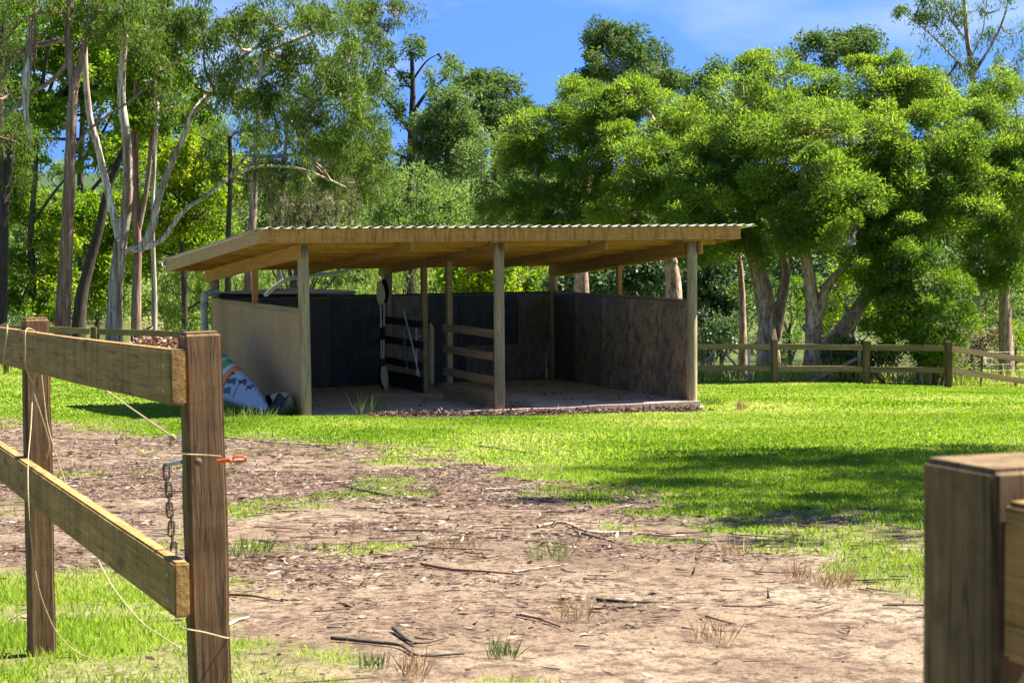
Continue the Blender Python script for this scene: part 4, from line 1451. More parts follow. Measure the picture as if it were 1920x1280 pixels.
for k in range(7):
    V_, F_ = tube(spline([at(52 + 3 * k, 30 + 2 * k, 59.7), at(50 + 3 * k, 75 + 4 * k, 59.6), at(44 + 4.2 * k, 118 + 6 * (k % 3), 59.7)], 5), .016, 5)
    np_mesh("shred", V_, F_, M['bark_red'], bs, smooth_=True)
tree("gum_tree", "dark leaning trunk between the red-brown gum and the white-based gum", 66,
     [([(140, 650), (150, 580), (166, 500), (186, 430), (204, 350), (232, 280), (262, 220)], .24, .08)],
     [(250, 215, 50, 40), (290, 150, 50, 40), (210, 150, 44, 36)], 'broad', 'broad', 'bark_dark', G2, seed=13)
tree("gum_tree", "slim red-brown trunk directly behind the white-based gum", 65,
     [([(252, 650), (256, 560), (258, 460), (254, 350), (254, 240), (258, 130), (262, 60)], .16, .09), ([(258, 440), (274, 360), (284, 260), (290, 130), (292, 40)], .10, .06)],
     [(320, 40, 60, 44), (250, 100, 50, 40), (310, 170, 50, 40), (280, 240, 40, 30)], 'gum', 'gum', 'bark_red', G2, seed=14, dens=1.1)
tree("gum_tree", "thin pale trunk left of the standpipe, split dark and light down its length", 63,
     [([(289, 660), (290, 590), (288, 500), (286, 400), (290, 300), (296, 190)], .10, .05)], [(310, 210, 40, 30)], 'gum', 'gum', 'bark_gum', G2, seed=15)
tree("gum_tree", "pale straight gum seen above and through the shelter's left bay", 74,
     [([(462, 690), (465, 560), (470, 470), (475, 390), (480, 300), (486, 200), (492, 100)], .20, .10), ([(478, 330), (520, 290), (560, 270)], .05, .02)],
     [(690, 30, 66, 40), (735, 30, 50, 30), (680, 95, 46, 40), (640, 40, 56, 40), (700, 300, 44, 40), (650, 330, 50, 34), (690, 240, 40, 40), (560, 210, 50, 36),
      (470, 210, 44, 36), (680, 170, 40, 40), (520, 330, 50, 24), (590, 360, 40, 22), (700, 345, 30, 30)], 'gum', 'gum', 'bark_gum', G2, seed=16, dens=1.3)
tree("gum_tree", "pair of dark trunks showing through the opening beside the left front post", 70,
     [([(545, 690), (550, 600), (556, 520), (566, 450), (600, 380)], .18, .07), ([(560, 560), (585, 500), (610, 430)], .09, .04), ([(552, 600), (545, 520), (530, 450)], .09, .05)],
     [(600, 385, 40, 24), (560, 400, 36, 22)], 'dry', 'gum', 'bark_dark', G2, seed=17, dens=.7)
tree("gum_tree", "dark slender trunk behind the left slope of the shelter roof", 72,
     [([(424, 690), (427, 560), (428, 440), (432, 330), (430, 250)], .15, .07)], [(440, 250, 46, 34), (410, 300, 40, 26)], 'gum', 'gum', 'bark_dark', G2, seed=18)
tree("gum_tree", "dark trunk at the left edge of the picture below a grey upper stem", 64,
     [([(-4, 680), (2, 560), (6, 460), (10, 360), (22, 290)], .24, .12), ([(10, 380), (-2, 240), (2, 100), (14, -30)], .17, .10)],
     [(30, 270, 50, 40), (-20, 330, 40, 50), (20, 330, 36, 30)], 'gum', 'gum', 'bark_dark', G2, seed=19)
G3 = "broad-leaved trees between the gums"
tree("broadleaf_tree", "yellow-green sunlit broadleaf tree just left of the shelter roof", 76,
     [([(345, 690), (346, 560), (342, 470), (338, 380)], .14, .06)],
     [(335, 330, 54, 50), (385, 400, 56, 46), (320, 420, 50, 46), (410, 330, 46, 44), (285, 400, 46, 50), (300, 300, 50, 40), (360, 455, 60, 30), (270, 470, 40, 36), (372, 280, 46, 36)],
     'broad', 'broad', 'bark_dark', G3, seed=21, light=.18, dens=1.25)
tree("broadleaf_tree", "bright broadleaf tree filling the gap left of the red-brown gum", 78,
     [([(60, 680), (62, 560), (58, 440), (66, 330), (70, 220)], .18, .08), ([(60, 420), (110, 350), (140, 320)], .07, .03)],
     [(40, 300, 50, 44), (60, 200, 56, 50), (92, 120, 56, 44), (60, 400, 60, 50), (48, 500, 60, 50), (100, 470, 44, 40), (30, 590, 60, 44), (190, 120, 50, 44), (210, 60, 50, 40),
      (100, 215, 36, 34), (100, 555, 44, 40), (180, 200, 30, 30), (20, 120, 50, 50), (140, 60, 50, 40), (240, 170, 44, 44), (150, 160, 44, 40), (290, 60, 40, 40), (10, 30, 50, 40), (200, 290, 36, 36), (20, 400, 40, 50), (140, 20, 50, 36)],
     'broad', 'broad', 'bark_dark', G3, seed=22, dens=1.2, light=.02)
tree("broadleaf_tree", "mid-green broadleaf tree low down between the dark leaning trunk and the white gum", 82,
     [([(180, 680), (182, 580), (178, 470)], .13, .06)],
     [(170, 420, 50, 44), (160, 500, 50, 40), (190, 555, 40, 40), (140, 390, 44, 34), (200, 470, 36, 40), (225, 400, 30, 40), (250, 500, 36, 40), (255, 400, 34, 44)],
     'broad', 'broad', 'bark_dark', G3, seed=23, dens=1.1, light=.05)

# ---------------------------------------------------------------- trees and bushes across the creek
G4 = "trees across the creek"
tree("gum_tree", "tall half-bare gum with crooked branches against the sky left of centre", 115,
     [([(770, 600), (768, 420), (770, 330), (772, 240), (774, 170), (772, 105)], .42, .10),
      ([(771, 250), (740, 205), (715, 180), (700, 165)], .14, .03), ([(772, 215), (800, 175), (830, 150), (850, 125)], .14, .03),
      ([(770, 300), (735, 285), (712, 270), (700, 240)], .12, .03), ([(771, 280), (805, 250), (835, 235)], .12, .03), ([(773, 170), (750, 140), (735, 120)], .08, .02),
      ([(774, 150), (800, 115), (825, 100)], .08, .02)],
     [(760, 95, 30, 16), (790, 88, 30, 14), (735, 122, 34, 18), (710, 165, 26, 16), (830, 115, 30, 16), (850, 135, 22, 14), (800, 150, 30, 18), (755, 165, 30, 18), (725, 195, 26, 16),
      (715, 255, 26, 18), (830, 185, 26, 16), (750, 230, 26, 18), (790, 300, 40, 24), (745, 310, 30, 24)], 'far', 'fargum', 'bark_dark', G4, seed=31, sc=1.5, dens=.85, limb_r=.07, sat=0)
tree("gum_tree", "mid-green tree with upright crown right of the half-bare gum", 108,
     [([(838, 600), (838, 400), (838, 300), (840, 210)], .35, .08)],
     [(840, 190, 26, 22), (828, 225, 34, 26), (855, 240, 34, 30), (830, 275, 40, 30), (862, 285, 36, 26), (835, 315, 46, 28), (800, 250, 18, 24)], 'far', 'fargum', 'bark_dark', G4, seed=32, sc=1.5, light=.15, dens=1.2)
tree("gum_tree", "dark round-topped tree against the sky near the centre of the picture", 128,
     [([(930, 600), (930, 400), (925, 300), (920, 220)], .4, .1)],
     [(915, 160, 36, 18), (890, 175, 30, 20), (940, 185, 34, 30), (905, 205, 44, 26), (950, 220, 36, 24), (925, 240, 50, 26), (975, 215, 14, 16), (960, 250, 30, 22), (890, 240, 34, 22)],
     'far', 'fargum', 'bark_dark', G4, seed=33, sc=1.7, light=-.18, dens=1.25)
tree("gum_tree", "tall domed tree rising alone above the paperbark canopy", 135,
     [([(1180, 600), (1180, 400), (1178, 250), (1175, 130)], .6, .15)],
     [(1150, 62, 38, 14), (1165, 90, 60, 22), (1130, 88, 26, 20), (1200, 105, 48, 26), (1160, 125, 56, 28), (1215, 140, 36, 24), (1125, 145, 26, 16), (1180, 160, 62, 26), (1110, 152, 18, 10), (1235, 160, 36, 18), (1265, 158, 14, 8)],
     'far', 'fargum', 'bark_grey', G4, seed=34, sc=1.7, light=-.05, dens=1.4)
tree("gum_tree", "small dark tree top showing between the paperbark crowns on the right", 105,
     [([(1595, 600), (1595, 300), (1592, 180), (1590, 110)], .3, .08), ([(1593, 180), (1610, 130), (1625, 100)], .1, .03)],
     [(1560, 90, 34, 18), (1600, 82, 36, 14), (1625, 100, 22, 20), (1585, 115, 40, 22), (1530, 100, 30, 22)], 'far', 'fargum', 'bark_grey', G4, seed=35, sc=1.4, light=-.1)
tree("gum_tree", "dark tree behind the left end of the right-hand paperbark canopy", 100,
     [([(1330, 600), (1330, 300), (1328, 190)], .3, .08)],
     [(1330, 180, 50, 26), (1290, 195, 36, 24), (1370, 150, 36, 24), (1345, 220, 60, 36), (1280, 230, 40, 24)], 'far', 'fargum', 'bark_dark', G4, seed=36, sc=1.4, dens=1.2)
tree("gum_tree", "open airy gum with pale branches in the upper right corner", 92,
     [([(1835, 600), (1832, 300), (1830, 200), (1822, 130), (1812, 60), (1806, -30)], .26, .07),
      ([(1826, 150), (1790, 110), (1750, 70), (1715, 40)], .08, .02), ([(1824, 140), (1856, 90), (1880, 40), (1896, -20)], .09, .03), ([(1816, 80), (1785, 40), (1765, -10)], .06, .02),
      ([(1830, 190), (1870, 150), (1910, 130)], .07, .02), ([(1820, 110), (1842, 60), (1850, 0)], .05, .02)],
     [(1700, 30, 34, 18), (1735, 52, 30, 16), (1720, 10, 40, 16), (1770, 15, 40, 18), (1765, 82, 26, 14), (1820, 20, 36, 20), (1870, 20, 40, 20), (1905, 60, 30, 26), (1860, 70, 30, 18), (1790, 130, 40, 22),
      (1840, 140, 40, 20), (1895, 115, 36, 20), (1760, 150, 26, 14), (1830, 180, 50, 26), (1890, 160, 40, 24)], 'far', 'gum', 'bark_gum', G4, seed=37, sc=1.35, dens=.75, full=.9)
G5 = "bushes along the creek"


def bush(label, x, y, depth, lobes, leaf, sc=1.3, dens=1.0, light=0.0, style='bush', name="bush", seed=0, bark='bark_dark', full=.85):
    tree(name, label, depth, [([(x, y), (x + 2, y - 40), (x - 1, y - 75)], .08, .03), ([(x + 1, y - 20), (x + 16, y - 60)], .05, .02)], lobes, leaf, style, bark, G5, sc, dens, seed, light, full, cat="bush", limb_r=.03)


bush("rounded pale green bush above the shelter roof, left of centre", 770, 600, 92, [(745, 395, 46, 40), (790, 385, 50, 44), (770, 350, 40, 26), (720, 405, 36, 36), (760, 430, 70, 30)], 'far_light', seed=41, light=.05)
bush("rounded pale green bush next to it, above the roof and nearer the centre", 832, 600, 94, [(835, 390, 46, 42), (812, 405, 36, 36), (850, 415, 40, 32), (830, 360, 30, 20)], 'far_light', seed=42)
bush("grey-green scrub between the round bushes and the paperbarks above the roof", 915, 600, 104, [(905, 350, 40, 46), (940, 310, 46, 36), (930, 380, 50, 44), (880, 400, 34, 32), (960, 350, 40, 50), (900, 290, 40, 24), (1000, 400, 44, 40)], 'far', sc=1.5, seed=43, light=.08)
bush("pale green tree crown behind the round bushes", 800, 600, 118, [(790, 335, 60, 24), (740, 345, 46, 28), (850, 345, 50, 26), (700, 370, 50, 34), (690, 320, 40, 30)], 'far_light', sc=1.7, seed=44, light=.08)
bush("light green scrub patch left of the dark round-topped tree", 905, 600, 110, [(890, 275, 40, 20), (930, 268, 40, 18), (880, 300, 36, 24), (970, 270, 36, 26), (860, 330, 40, 24)], 'far_light', sc=1.5, seed=45, light=.12)
for k, (lb, x, y, dp, lobes, lf, st, lt) in enumerate([
    ("weeping willow glowing yellow-green above the back wall beside the middle post", 775, 640, 88, [(760, 525, 34, 26), (790, 530, 32, 28), (740, 545, 34, 26), (775, 505, 30, 16), (715, 535, 30, 26)], 'willow', 'willow', .2),
    ("weeping willow with long green strands left of the standpipe", 345, 660, 86, [(350, 520, 36, 44), (330, 560, 34, 50), (370, 560, 36, 56), (395, 505, 34, 30), (350, 620, 46, 30)], 'willow', 'willow', .1),
    ("weeping pale green tree seen under the left slope of the roof", 440, 660, 90, [(430, 510, 44, 34), (480, 520, 44, 34), (520, 530, 40, 30), (450, 560, 50, 30), (590, 525, 40, 28), (640, 525, 40, 26)], 'willow', 'willow', .0),
    ("wispy olive casuarina crown above the left slope of the roof", 560, 660, 84, [(560, 400, 50, 34), (620, 400, 46, 34), (660, 385, 40, 36), (520, 420, 44, 26), (600, 360, 40, 26), (500, 380, 40, 30), (450, 400, 36, 34)], 'dry', 'willow', .05),
    ("bright green bush seen through the right bay under the roof", 980, 680, 80, [(960, 525, 46, 30), (1010, 520, 46, 32), (900, 530, 40, 26), (930, 515, 36, 22), (870, 525, 36, 26), (985, 545, 60, 20)], 'broad', 'broad', .05),
    ("pale yellow-green grass tree just left of the back right post", 1020, 680, 76, [(1018, 515, 22, 30), (1030, 535, 20, 20)], 'willow', 'willow', .3),
    ("green shrub mass under the roof right of the back right post", 1100, 690, 72, [(1080, 530, 40, 26), (1130, 525, 40, 30), (1170, 535, 36, 24), (1220, 545, 40, 22), (1060, 545, 30, 16)], 'broad_dark', 'broad', .15),
]):
    bush(lb, x, y, dp, lobes, lf, 1.2, 1.1, lt, st, "willow_tree" if st == 'willow' else "bush", 50 + k)
for k, (lb, x, y, dp, lobes, lf, st, lt, sc) in enumerate([
    ("dark green shrub behind the fence between the thin tan trunk and the shelter post", 1350, 705, 64, [(1345, 610, 40, 30), (1385, 625, 44, 34), (1330, 650, 30, 24), (1400, 660, 40, 26)], 'broad_dark', 'bush', .1, 1.0),
    ("green shrub between the three-stemmed paperbark and the forked one", 1480, 705, 66, [(1478, 600, 36, 40), (1485, 560, 36, 36), (1470, 640, 30, 30), (1420, 560, 40, 40)], 'paper2', 'bush', -.1, 1.0),
    ("leafy green weed bush round the grey brace post", 1590, 722, 58, [(1575, 668, 30, 18), (1600, 690, 34, 22), (1640, 668, 30, 18), (1560, 700, 22, 14)], 'paper2', 'broad', .1, .8),
    ("yellow-green shrub lit behind the leaning paperbark", 1600, 700, 70, [(1590, 560, 46, 40), (1640, 610, 44, 34), (1570, 610, 40, 36), (1620, 540, 40, 40), (1560, 520, 36, 36)], 'broad', 'bush', .1, 1.1),
    ("dry straw-coloured scrub behind the fence bend", 1820, 725, 63, [(1810, 650, 40, 26), (1840, 675, 40, 26), (1790, 680, 30, 22), (1860, 640, 36, 30)], 'dry', 'bush', .35, 1.0),
    ("sunlit yellow weed patch at the right edge beyond the fence", 1880, 740, 62, [(1905, 650, 24, 36), (1860, 700, 30, 24), (1915, 690, 22, 24)], 'broad', 'bush', .25, .8),
    ("olive bush left of the dark right-edge paperbark", 1800, 720, 74, [(1800, 560, 50, 40), (1830, 600, 44, 40), (1790, 620, 44, 30), (1850, 570, 40, 46), (1905, 600, 36, 60)], 'far', 'bush', .1, 1.2),
    ("dark bush under the canopy behind the paperbark trunks", 1530, 690, 76, [(1500, 520, 50, 46), (1540, 590, 44, 40), (1450, 500, 44, 50), (1390, 500, 40, 46)], 'broad_dark', 'broad', .15, 1.2),
    ("low bank scrub behind the left fence and heap", 90, 690, 70, [(20, 660, 50, 26), (-40, 640, 50, 40), (20, 610, 44, 34)], 'broad_dark', 'bush', .3, 1.1),
    ("bushy reeds on the bank left of the white-based gum", 250, 680, 72, [(270, 590, 36, 24), (310, 600, 30, 26), (330, 640, 46, 22), (395, 620, 40, 40)], 'willow', 'bush', .1, 1.0),
]):
    bush(lb, x, y, dp, lobes, lf, sc, 1.1, lt, st, "shrub", 70 + k)


tree("broadleaf_tree", "tall mid-green tree filling the upper left corner behind the trunks", 88,
     [([(150, 680), (152, 500), (150, 350), (155, 200), (150, 80)], .22, .08), ([(152, 380), (220, 300), (270, 240)], .09, .03)],
     [(60, 60, 70, 50), (150, 40, 70, 50), (240, 40, 66, 50), (20, 160, 60, 60), (110, 130, 50, 40), (250, 130, 60, 50), (310, 90, 60, 50), (330, 190, 60, 50), (270, 240, 60, 50), (30, 250, 50, 36), (230, 300, 40, 40), (310, 280, 50, 40), (180, 110, 50, 40), (370, 250, 50, 44), (0, 350, 50, 50)],
     'broad', 'broad', 'bark_dark', G3, seed=24, dens=.9, sc=1.15, light=-.08)
tree("gum_tree", "grey-green gum crown filling the space above the left slope of the roof", 86,
     [([(520, 690), (525, 500), (530, 350), (540, 220)], .18, .07)],
     [(420, 330, 50, 36), (480, 350, 56, 36), (540, 330, 50, 36), (600, 320, 50, 40), (660, 290, 44, 40), (560, 180, 60, 44), (480, 130, 60, 44), (640, 130, 50, 40), (600, 250, 50, 40), (700, 200, 36, 40), (400, 270, 44, 34), (440, 60, 50, 40), (690, 340, 44, 34)],
     'gum', 'gum', 'bark_grey', G2, seed=25, dens=1.1, sc=1.2)

# far woods: one mass of leaves over the far bank and the hill behind
def far_woods():
    rg = np.random.default_rng(77)
    bl = []
    for _ in range(190):
        y = rg.uniform(142, 215)
        x = rg.uniform(-.34, .34) * y
        g = float(ground_h(x, y))
        hmax = 3.5 + 6.5 * vnoise(x * .07, y * .05, 12)
        r = rg.uniform(2.2, 4.6)
        bl.append((np.array([x, y, g + rg.uniform(.3, 1.0) * hmax * (1 - .0 * y)]), np.array([r, r, r * .75])))
    V, F, t, _ = crown_leaves(bl, 'fargum', 3.6, 1.2, rg, -.02, .85, 0)
    o = np_mesh("far_woods", V, F, LEAF['far'], tint=t)
    tag(o, "dense woods on the far bank of the creek behind all the trees", "woods", kind="stuff")
    bl = []
    for _ in range(150):
        y = rg.uniform(128, 142)
        x = rg.uniform(-.34, .34) * y
        g = float(ground_h(x, y))
        r = rg.uniform(.9, 2.1)
        bl.append((np.array([x, y, g + rg.uniform(.2, 2.2)]), np.array([r * 1.3, r, r * .8])))
    V, F, t, _ = crown_leaves(bl, 'bush', 2.6, .8, rg, .1, .85, 0)
    o = np_mesh("bank_scrub", V, F, LEAF['far_light'], tint=t)
    tag(o, "pale green scrub lining the far edge of the creek", "scrub", kind="stuff")


far_woods()

# tree out of frame on the right whose shade falls across the lawn
tree("gum_tree", "large gum outside the right edge that shades the lawn", 20.5,
     [([(2560, 1000), (2570, 500), (2560, 0), (2600, -500)], .28, .12)],
     [(2560, -700, 430, 260, -.5), (2800, -850, 480, 300, -3), (3000, -600, 480, 300, -4.6), (2850, -700, 400, 240, -5.6), (2650, -900, 400, 260, 1.5), (3200, -800, 560, 330, -1.5), (2850, -520, 420, 240, 1), (2950, -1000, 500, 300, 2.0)],
     'gum', 'gum', 'bark_gum', None, sc=1.5, dens=.9, seed=90, twigs=False)

# ---------------------------------------------------------------- grass, weeds, litter
M['grass'] = leaf_mat("grass_blades", (.085, .15, .018), (.20, .29, .032), (.44, .42, .14), .42, .12)


def blades(n, y0, y1, h0, h1, w0, dens_fn, rg, smax=.31, lean=.45, dry=0.0, pw=1.0):
    y = np.sqrt(rg.uniform(y0 ** 2, y1 ** 2, n))
    x = rg.uniform(-smax, smax, n) * y
    k = rg.uniform(0, 1, n) < dens_fn(x, y)
    x, y = x[k], y[k]
    C = np.stack([x, y, ground_h(x, y) - .005], -1)
    ax = unit(np.stack([rg.normal(0, lean, len(x)), rg.normal(0, lean, len(x)), np.ones(len(x))], -1))
    sd = unit(np.cross(ax, np.stack([rg.normal(0, 1, len(x)), rg.normal(0, 1, len(x)), 0 * x], -1)))
    patch = fbm(x * .9, y * .6, 41)
    h = rg.uniform(h0, h1, len(x)) * (.6 + .8 * patch)
    V, F = leaf_quads(C, ax, sd, h, w0 * rg.uniform(.7, 1.3, len(x)), 0)
    t = np.clip(.10 + 1.0 * (fbm(x * .45, y * .3, 44) - .15) + rg.normal(0, .13, len(x)) + dry, 0, 1)
    return V, F, t


def grass_here(x, y):
    u, v = shed_uv(x, y)
    inside = (u > -.05) & (u < W + .1) & (v > -.18) & (v < D + .2)
    so = soilmask(x, y)
    return lawn(x, y) ** 1.5 * (1 - inside) * (1 - .93 * so)


rg = np.random.default_rng(5)
acc = Acc()
for (n, y0, y1, h0, h1, w0) in ((200000, 5.0, 11.5, .012, .06, .0050), (260000, 11.5, 20, .02, .055, .010), (235000, 20, 34, .02, .05, .021), (175000, 34, 58, .02, .05, .040)):
    V, F, t = blades(n, y0, y1, h0, h1, w0, grass_here, rg, .31 if y0 < 11 else .39)
    acc.add(V, F, t)
V, F, t = acc.get()
tag(np_mesh("lawn_grass", V, F, M['grass'], tint=t), "bright green mown grass across the paddock", "grass", kind="stuff")

# taller weeds on the creek bank, round the posts and along the shelter
acc = Acc()
V, F, t = blades(48000, 56.5, 66, .15, .75, .03, lambda x, y: .25 + .75 * (fbm(x * .6, y * .6, 15) > .5), rg, lean=.35, dry=.12)
acc.add(V, F, t)
V, F, t = blades(16000, 52, 60, .1, .4, .025, lambda x, y: (x < -5) * (.6 * (fbm(x * .6, y * .6, 16) > .45)), rg, lean=.4, dry=.3)
acc.add(V, F, t)
V, F, t = acc.get()
tag(np_mesh("bank_weeds", V, F, M['grass'], tint=t), "tall weeds and dry grass along the creek bank behind the fences", "weeds", kind="stuff")


def tuft(label, px, py, n, h, spread, tint, seed, w_=.006, lean=.35, group=None):
    rg = np.random.default_rng(seed)
    p = on_ground(px, py)
    xy = np.clip(rg.normal(0, spread, (n, 2)), -1.2 * spread, 1.2 * spread) + p[:2]
    C = np.column_stack([xy, ground_h(xy[:, 0], xy[:, 1])])
    ax = unit(np.column_stack([rg.normal(0, lean, (n, 2)) + (xy - p[:2]) * 1.5, np.ones(n)]))
    V, F = leaf_quads(C, ax, rand_side(ax, rg), h * rg.uniform(.45, 1.1, n), np.full(n, w_), .1)
    o = np_mesh("grass_tuft", V, F, M['tuft_green'] if tint < .7 else M['tuft_dry'], tint=np.clip(rg.normal(tint, .15, n), 0, 1))
    return tag(o, label, "grass tuft", group)


M['tuft_green'] = leaf_mat("weed_blades", (.05, .085, .02), (.10, .15, .03), (.19, .20, .06), .35)
M['tuft_dry'] = leaf_mat("dry_blades", (.09, .05, .03), (.19, .115, .06), (.30, .21, .11), .3)
tuft("tall green weed tuft in front of the left bay floor", 710, 778, 44, .62, .10, .4, 1, .008)
tuft("thin green weeds left of the tall tuft before the left bay", 683, 780, 24, .5, .10, .4, 2, .008)
tuft("reddish dry tuft at the foot of the middle front post", 928, 774, 160, .22, .16, .9, 3, .012)
tuft("brown dry tuft just right of the middle front post", 975, 772, 120, .28, .10, .95, 4, .012)
tuft("brown dry tuft on the soil strip before the right bay", 1140, 768, 130, .32, .10, .85, 5, .012)
tuft("green weeds growing round the left front post", 560, 781, 130, .38, .13, .35, 6, .012)
tuft("green weeds beside the flat stone at the right front post", 1330, 760, 120, .22, .16, .3, 7, .012)
tuft("small brown tuft alone on the lawn right of the shelter", 1391, 768, 60, .24, .05, .9, 8, .012)
tuft("pale weeds in front of the kayak bow", 470, 784, 120, .24, .30, .55, 9, .009)
for k, (lb, x, y, n, h, s_, tn) in enumerate([
    ("dry upright tuft in the dirt right of centre, by a fallen twig", 1375, 1045, 40, .16, .05, .8), ("reddish dry tuft at the right of the bare dirt", 1570, 1105, 90, .14, .07, .75),
    ("rusty dry tuft on the bottom edge of the picture", 775, 1275, 60, .14, .03, .95), ("bright green tuft low on the bare dirt near the bottom", 940, 1235, 60, .11, .04, .2),
    ("small green tuft at the bottom left of the bare dirt", 700, 1255, 50, .09, .04, .25), ("brown dry tuft in the middle of the bare dirt", 1075, 1165, 60, .13, .05, .9),
    ("olive tuft on the litter above the bare dirt", 1030, 1050, 70, .14, .08, .55), ("straw tuft left of the olive one on the litter", 860, 1030, 70, .12, .1, .75),
    ("green tuft clump beside the near post on its right", 455, 1045, 120, .16, .12, .3), ("dry tuft on the right of the bare dirt near the bottom", 1335, 1205, 60, .12, .06, .8),
    ("straw tuft beside the large bottom right bare patch", 1500, 1090, 60, .12, .05, .7)]):
    tuft(lb, x, y, n, h, s_, tn, 30 + k, .005)

# leaf litter, bark and twigs on the bare ground
M['litter'] = leaf_mat("leaf_litter", (.045, .028, .018), (.14, .088, .058), (.44, .35, .27), .12, .2)


def litter(n, y0, y1, rg):
    y = np.sqrt(rg.uniform(y0 ** 2, y1 ** 2, n))
    x = rg.uniform(-.30, .30, n) * y
    u, v = shed_uv(x, y)
    inside = (u > -.1) & (u < W + .1) & (v > -.2)
    bare = fbm(x * .55, y * .8, 81)
    d = (1 - .95 * lawn(x, y)) * (.07 + .98 * smooth(.42, .60, bare + .016 * (y - 11))) * (1 - inside) * (.28 + .72 * smooth(8.5, 12, y))
    k = rg.uniform(0, 1, n) < d
    x, y = x[k], y[k]
    n = len(x)
    ax = unit(np.stack([rg.normal(0, 1, n) * 1.2, rg.normal(0, .8, n), rg.normal(0, .13, n)], -1))
    L = (rg.gamma(2.0, .016, n) + .014) * (.75 + .025 * y)
    C = np.stack([x, y, ground_h(x, y) + rg.uniform(.002, .022, n)], -1) - ax * L[:, None] * .5
    sd = unit(np.cross(ax, np.array([0, 0, 1.0]) + rg.normal(0, .35, (n, 3))))
    V, F = leaf_quads(C, ax, sd, L, np.minimum(L * rg.uniform(.12, .38, n), .022), .12)
    return V, F, np.clip(rg.normal(.36, .24, n), 0, 1)


acc = Acc()
for n, a, b in ((36000, 5.5, 11), (80000, 11, 20), (50000, 20, 32)):
    V, F, t = litter(n, a, b, rg)
    acc.add(V, F, t)
for _ in range(4200):                                       # twigs
    y = math.sqrt(rg.uniform(30, 26 ** 2)); x = rg.uniform(-.3, .3) * y
    if rg.uniform() < float(lawn(np.array([x]), np.array([y]))[0]) * .93:
        continue
    if y < 11 and rg.uniform() < .5 - .3 * (y - 8):
        continue
    L = rg.gamma(1.5, .085) + .04
    L *= .55 if y < 11.5 else 1.0
    th = rg.normal(0, 1.0)
    d = np.array([math.cos(th), math.sin(th), 0]) * L / 2
    c = np.array([x, y, 0])
    P = np.array([c - d, c + rg.normal(0, .11, 3) * L * [1, 1, 0], c + d])
    P[:, 2] = ground_h(P[:, 0], P[:, 1]) + rg.uniform(.006, .02)
    r = rg.uniform(.0016, .0042) * (1 + L)
    V, F = tube(P, [r, r * .85, r * .5], 4, cap=False)
    acc.add(V, F, rg.choice([.05, .15, .25, .45, .7]))
# soil strip before the shelter
n = 5000
u = rg.uniform(.9, 7.0, n); v = rg.normal(-.62, .22, n)
px_ = np.array(SHED_M)[:3, :3] @ np.stack([u, v, 0 * u]) + np.array(SHED_M)[:3, 3:4]
x, y = px_[0], px_[1]
ax = unit(rg.normal(0, 1, (n, 3)) * [1, 1, .35])
V, F = leaf_quads(np.stack([x, y, ground_h(x, y) + rg.uniform(0, .05, n)], -1), ax, rand_side(ax, rg), rg.uniform(.05, .14, n), rg.uniform(.015, .035, n), .1)
acc.add(V, F, np.clip(rg.normal(.22, .18, n), 0, 1))
# a few dry leaves blown onto the slab
n = 260
u = np.where(rg.uniform(0, 1, n) < .5, rg.uniform(3.8, 7, n), rg.uniform(.2, 7, n)); v = np.where(rg.uniform(0, 1, n) < .55, D - rg.gamma(1.2, .18, n) - .06, rg.uniform(.1, D, n))
px_ = np.array(SHED_M)[:3, :3] @ np.stack([u, v, 0 * u]) + np.array(SHED_M)[:3, 3:4]
ax = unit(rg.normal(0, 1, (n, 3)) * [1, 1, .3])
V, F = leaf_quads(np.stack([px_[0], px_[1], rg.uniform(.012, .04, n)], -1), ax, rand_side(ax, rg), rg.uniform(.05, .13, n), rg.uniform(.015, .04, n), .1)
acc.add(V, F, np.clip(rg.normal(.3, .25, n), 0, 1))
V, F, t = acc.get()
tag(np_mesh("leaf_litter", V, F, M['litter'], tint=t), "dry leaves, bark and twigs scattered over the bare ground", "leaf litter", kind="stuff")


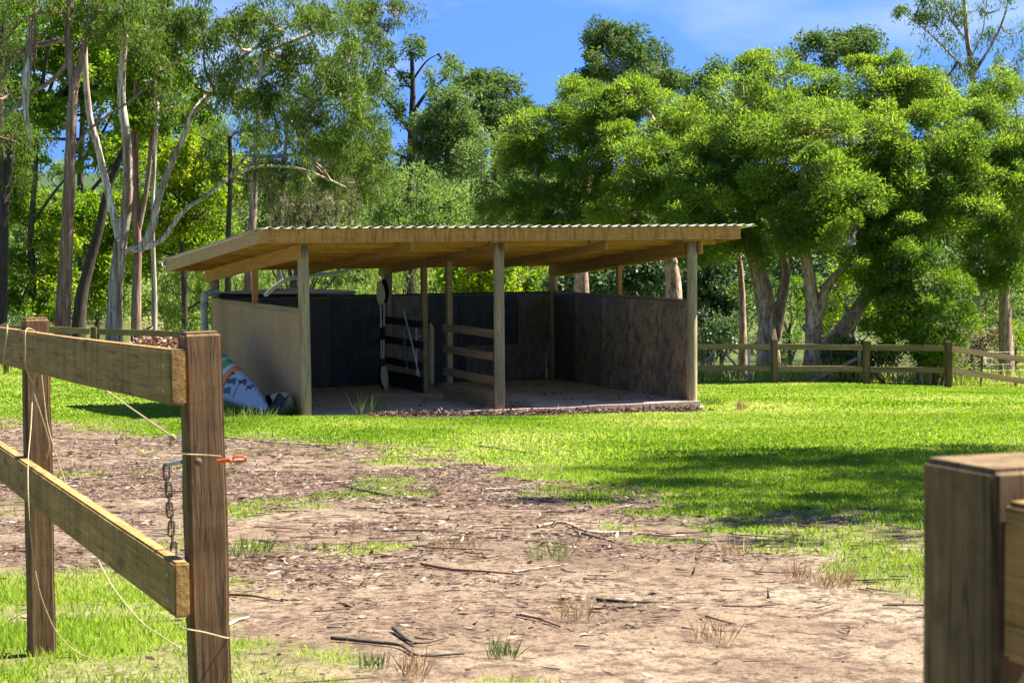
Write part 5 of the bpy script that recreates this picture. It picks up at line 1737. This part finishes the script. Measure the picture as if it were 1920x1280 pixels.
def fallen(label, pts, r, mat):
    P = []
    for q in pts:
        p = on_ground(*q); P.append(p + [0, 0, r * .9 + rng.uniform(0, .008)])
    S = spline(P, 6)
    V, F = tube(S, np.linspace(r, r * .45, len(S)), 7, .08, rng)
    o = np_mesh("fallen_stick", V, F, M[mat], smooth_=True)
    return tag(o, label, "stick", "sticks lying on the ground")


fallen("long crooked grey stick lying where dirt meets the shaded grass", [(1008, 990), (1055, 982), (1105, 1001), (1170, 1000), (1240, 1008), (1285, 1006)], .010, 'bark_paper')
fallen("dark stick with a side shoot just below the long crooked grey one", [(1080, 1001), (1115, 1010), (1150, 1020)], .010, 'bark_dark')
fallen("reddish-brown stick lying level in the middle of the dirt", [(790, 1061), (850, 1071), (910, 1075), (980, 1083)], .011, 'bark_red')
fallen("thin pale stick to the right of the reddish-brown one", [(962, 1074), (1010, 1068), (1065, 1062)], .007, 'bark_gum')
fallen("dark bent stick on the bare pale dirt near the bottom", [(622, 1202), (700, 1208), (750, 1215), (785, 1232), (870, 1230)], .009, 'bark_dark')
fallen("short dark stick lying across the bent one", [(738, 1184), (762, 1202), (780, 1212)], .010, 'bark_dark')
fallen("dark stick on the right side of the bare dirt", [(1120, 1128), (1180, 1133), (1245, 1134)], .010, 'bark_dark')
fallen("pale long stick above the left of the litter", [(590, 910), (660, 904), (740, 906)], .010, 'bark_gum')
fallen("dark stick pair end under the pale long stick", [(650, 915), (720, 930), (800, 945)], .012, 'bark_dark')
fallen("grey stick at the edge of the grass in the middle", [(910, 920), (980, 917), (1045, 919)], .010, 'bark_grey')
fallen("dark stick lying in the sunny grass above the litter", [(898, 838), (950, 845), (1000, 853)], .011, 'bark_dark')
fallen("brown stick close to the near post on the dirt", [(425, 1118), (470, 1122), (530, 1130)], .009, 'bark_red')
fallen("long dark stick level with the orange handle", [(425, 822), (500, 830), (590, 838), (660, 858)], .011, 'bark_red')
fallen("brown stick in the lower right of the dirt", [(970, 1156), (1010, 1164), (1050, 1178)], .009, 'bark_red')
fallen("light stick at the foot of the near post", [(424, 1176), (448, 1165), (468, 1160)], .009, 'bark_gum')
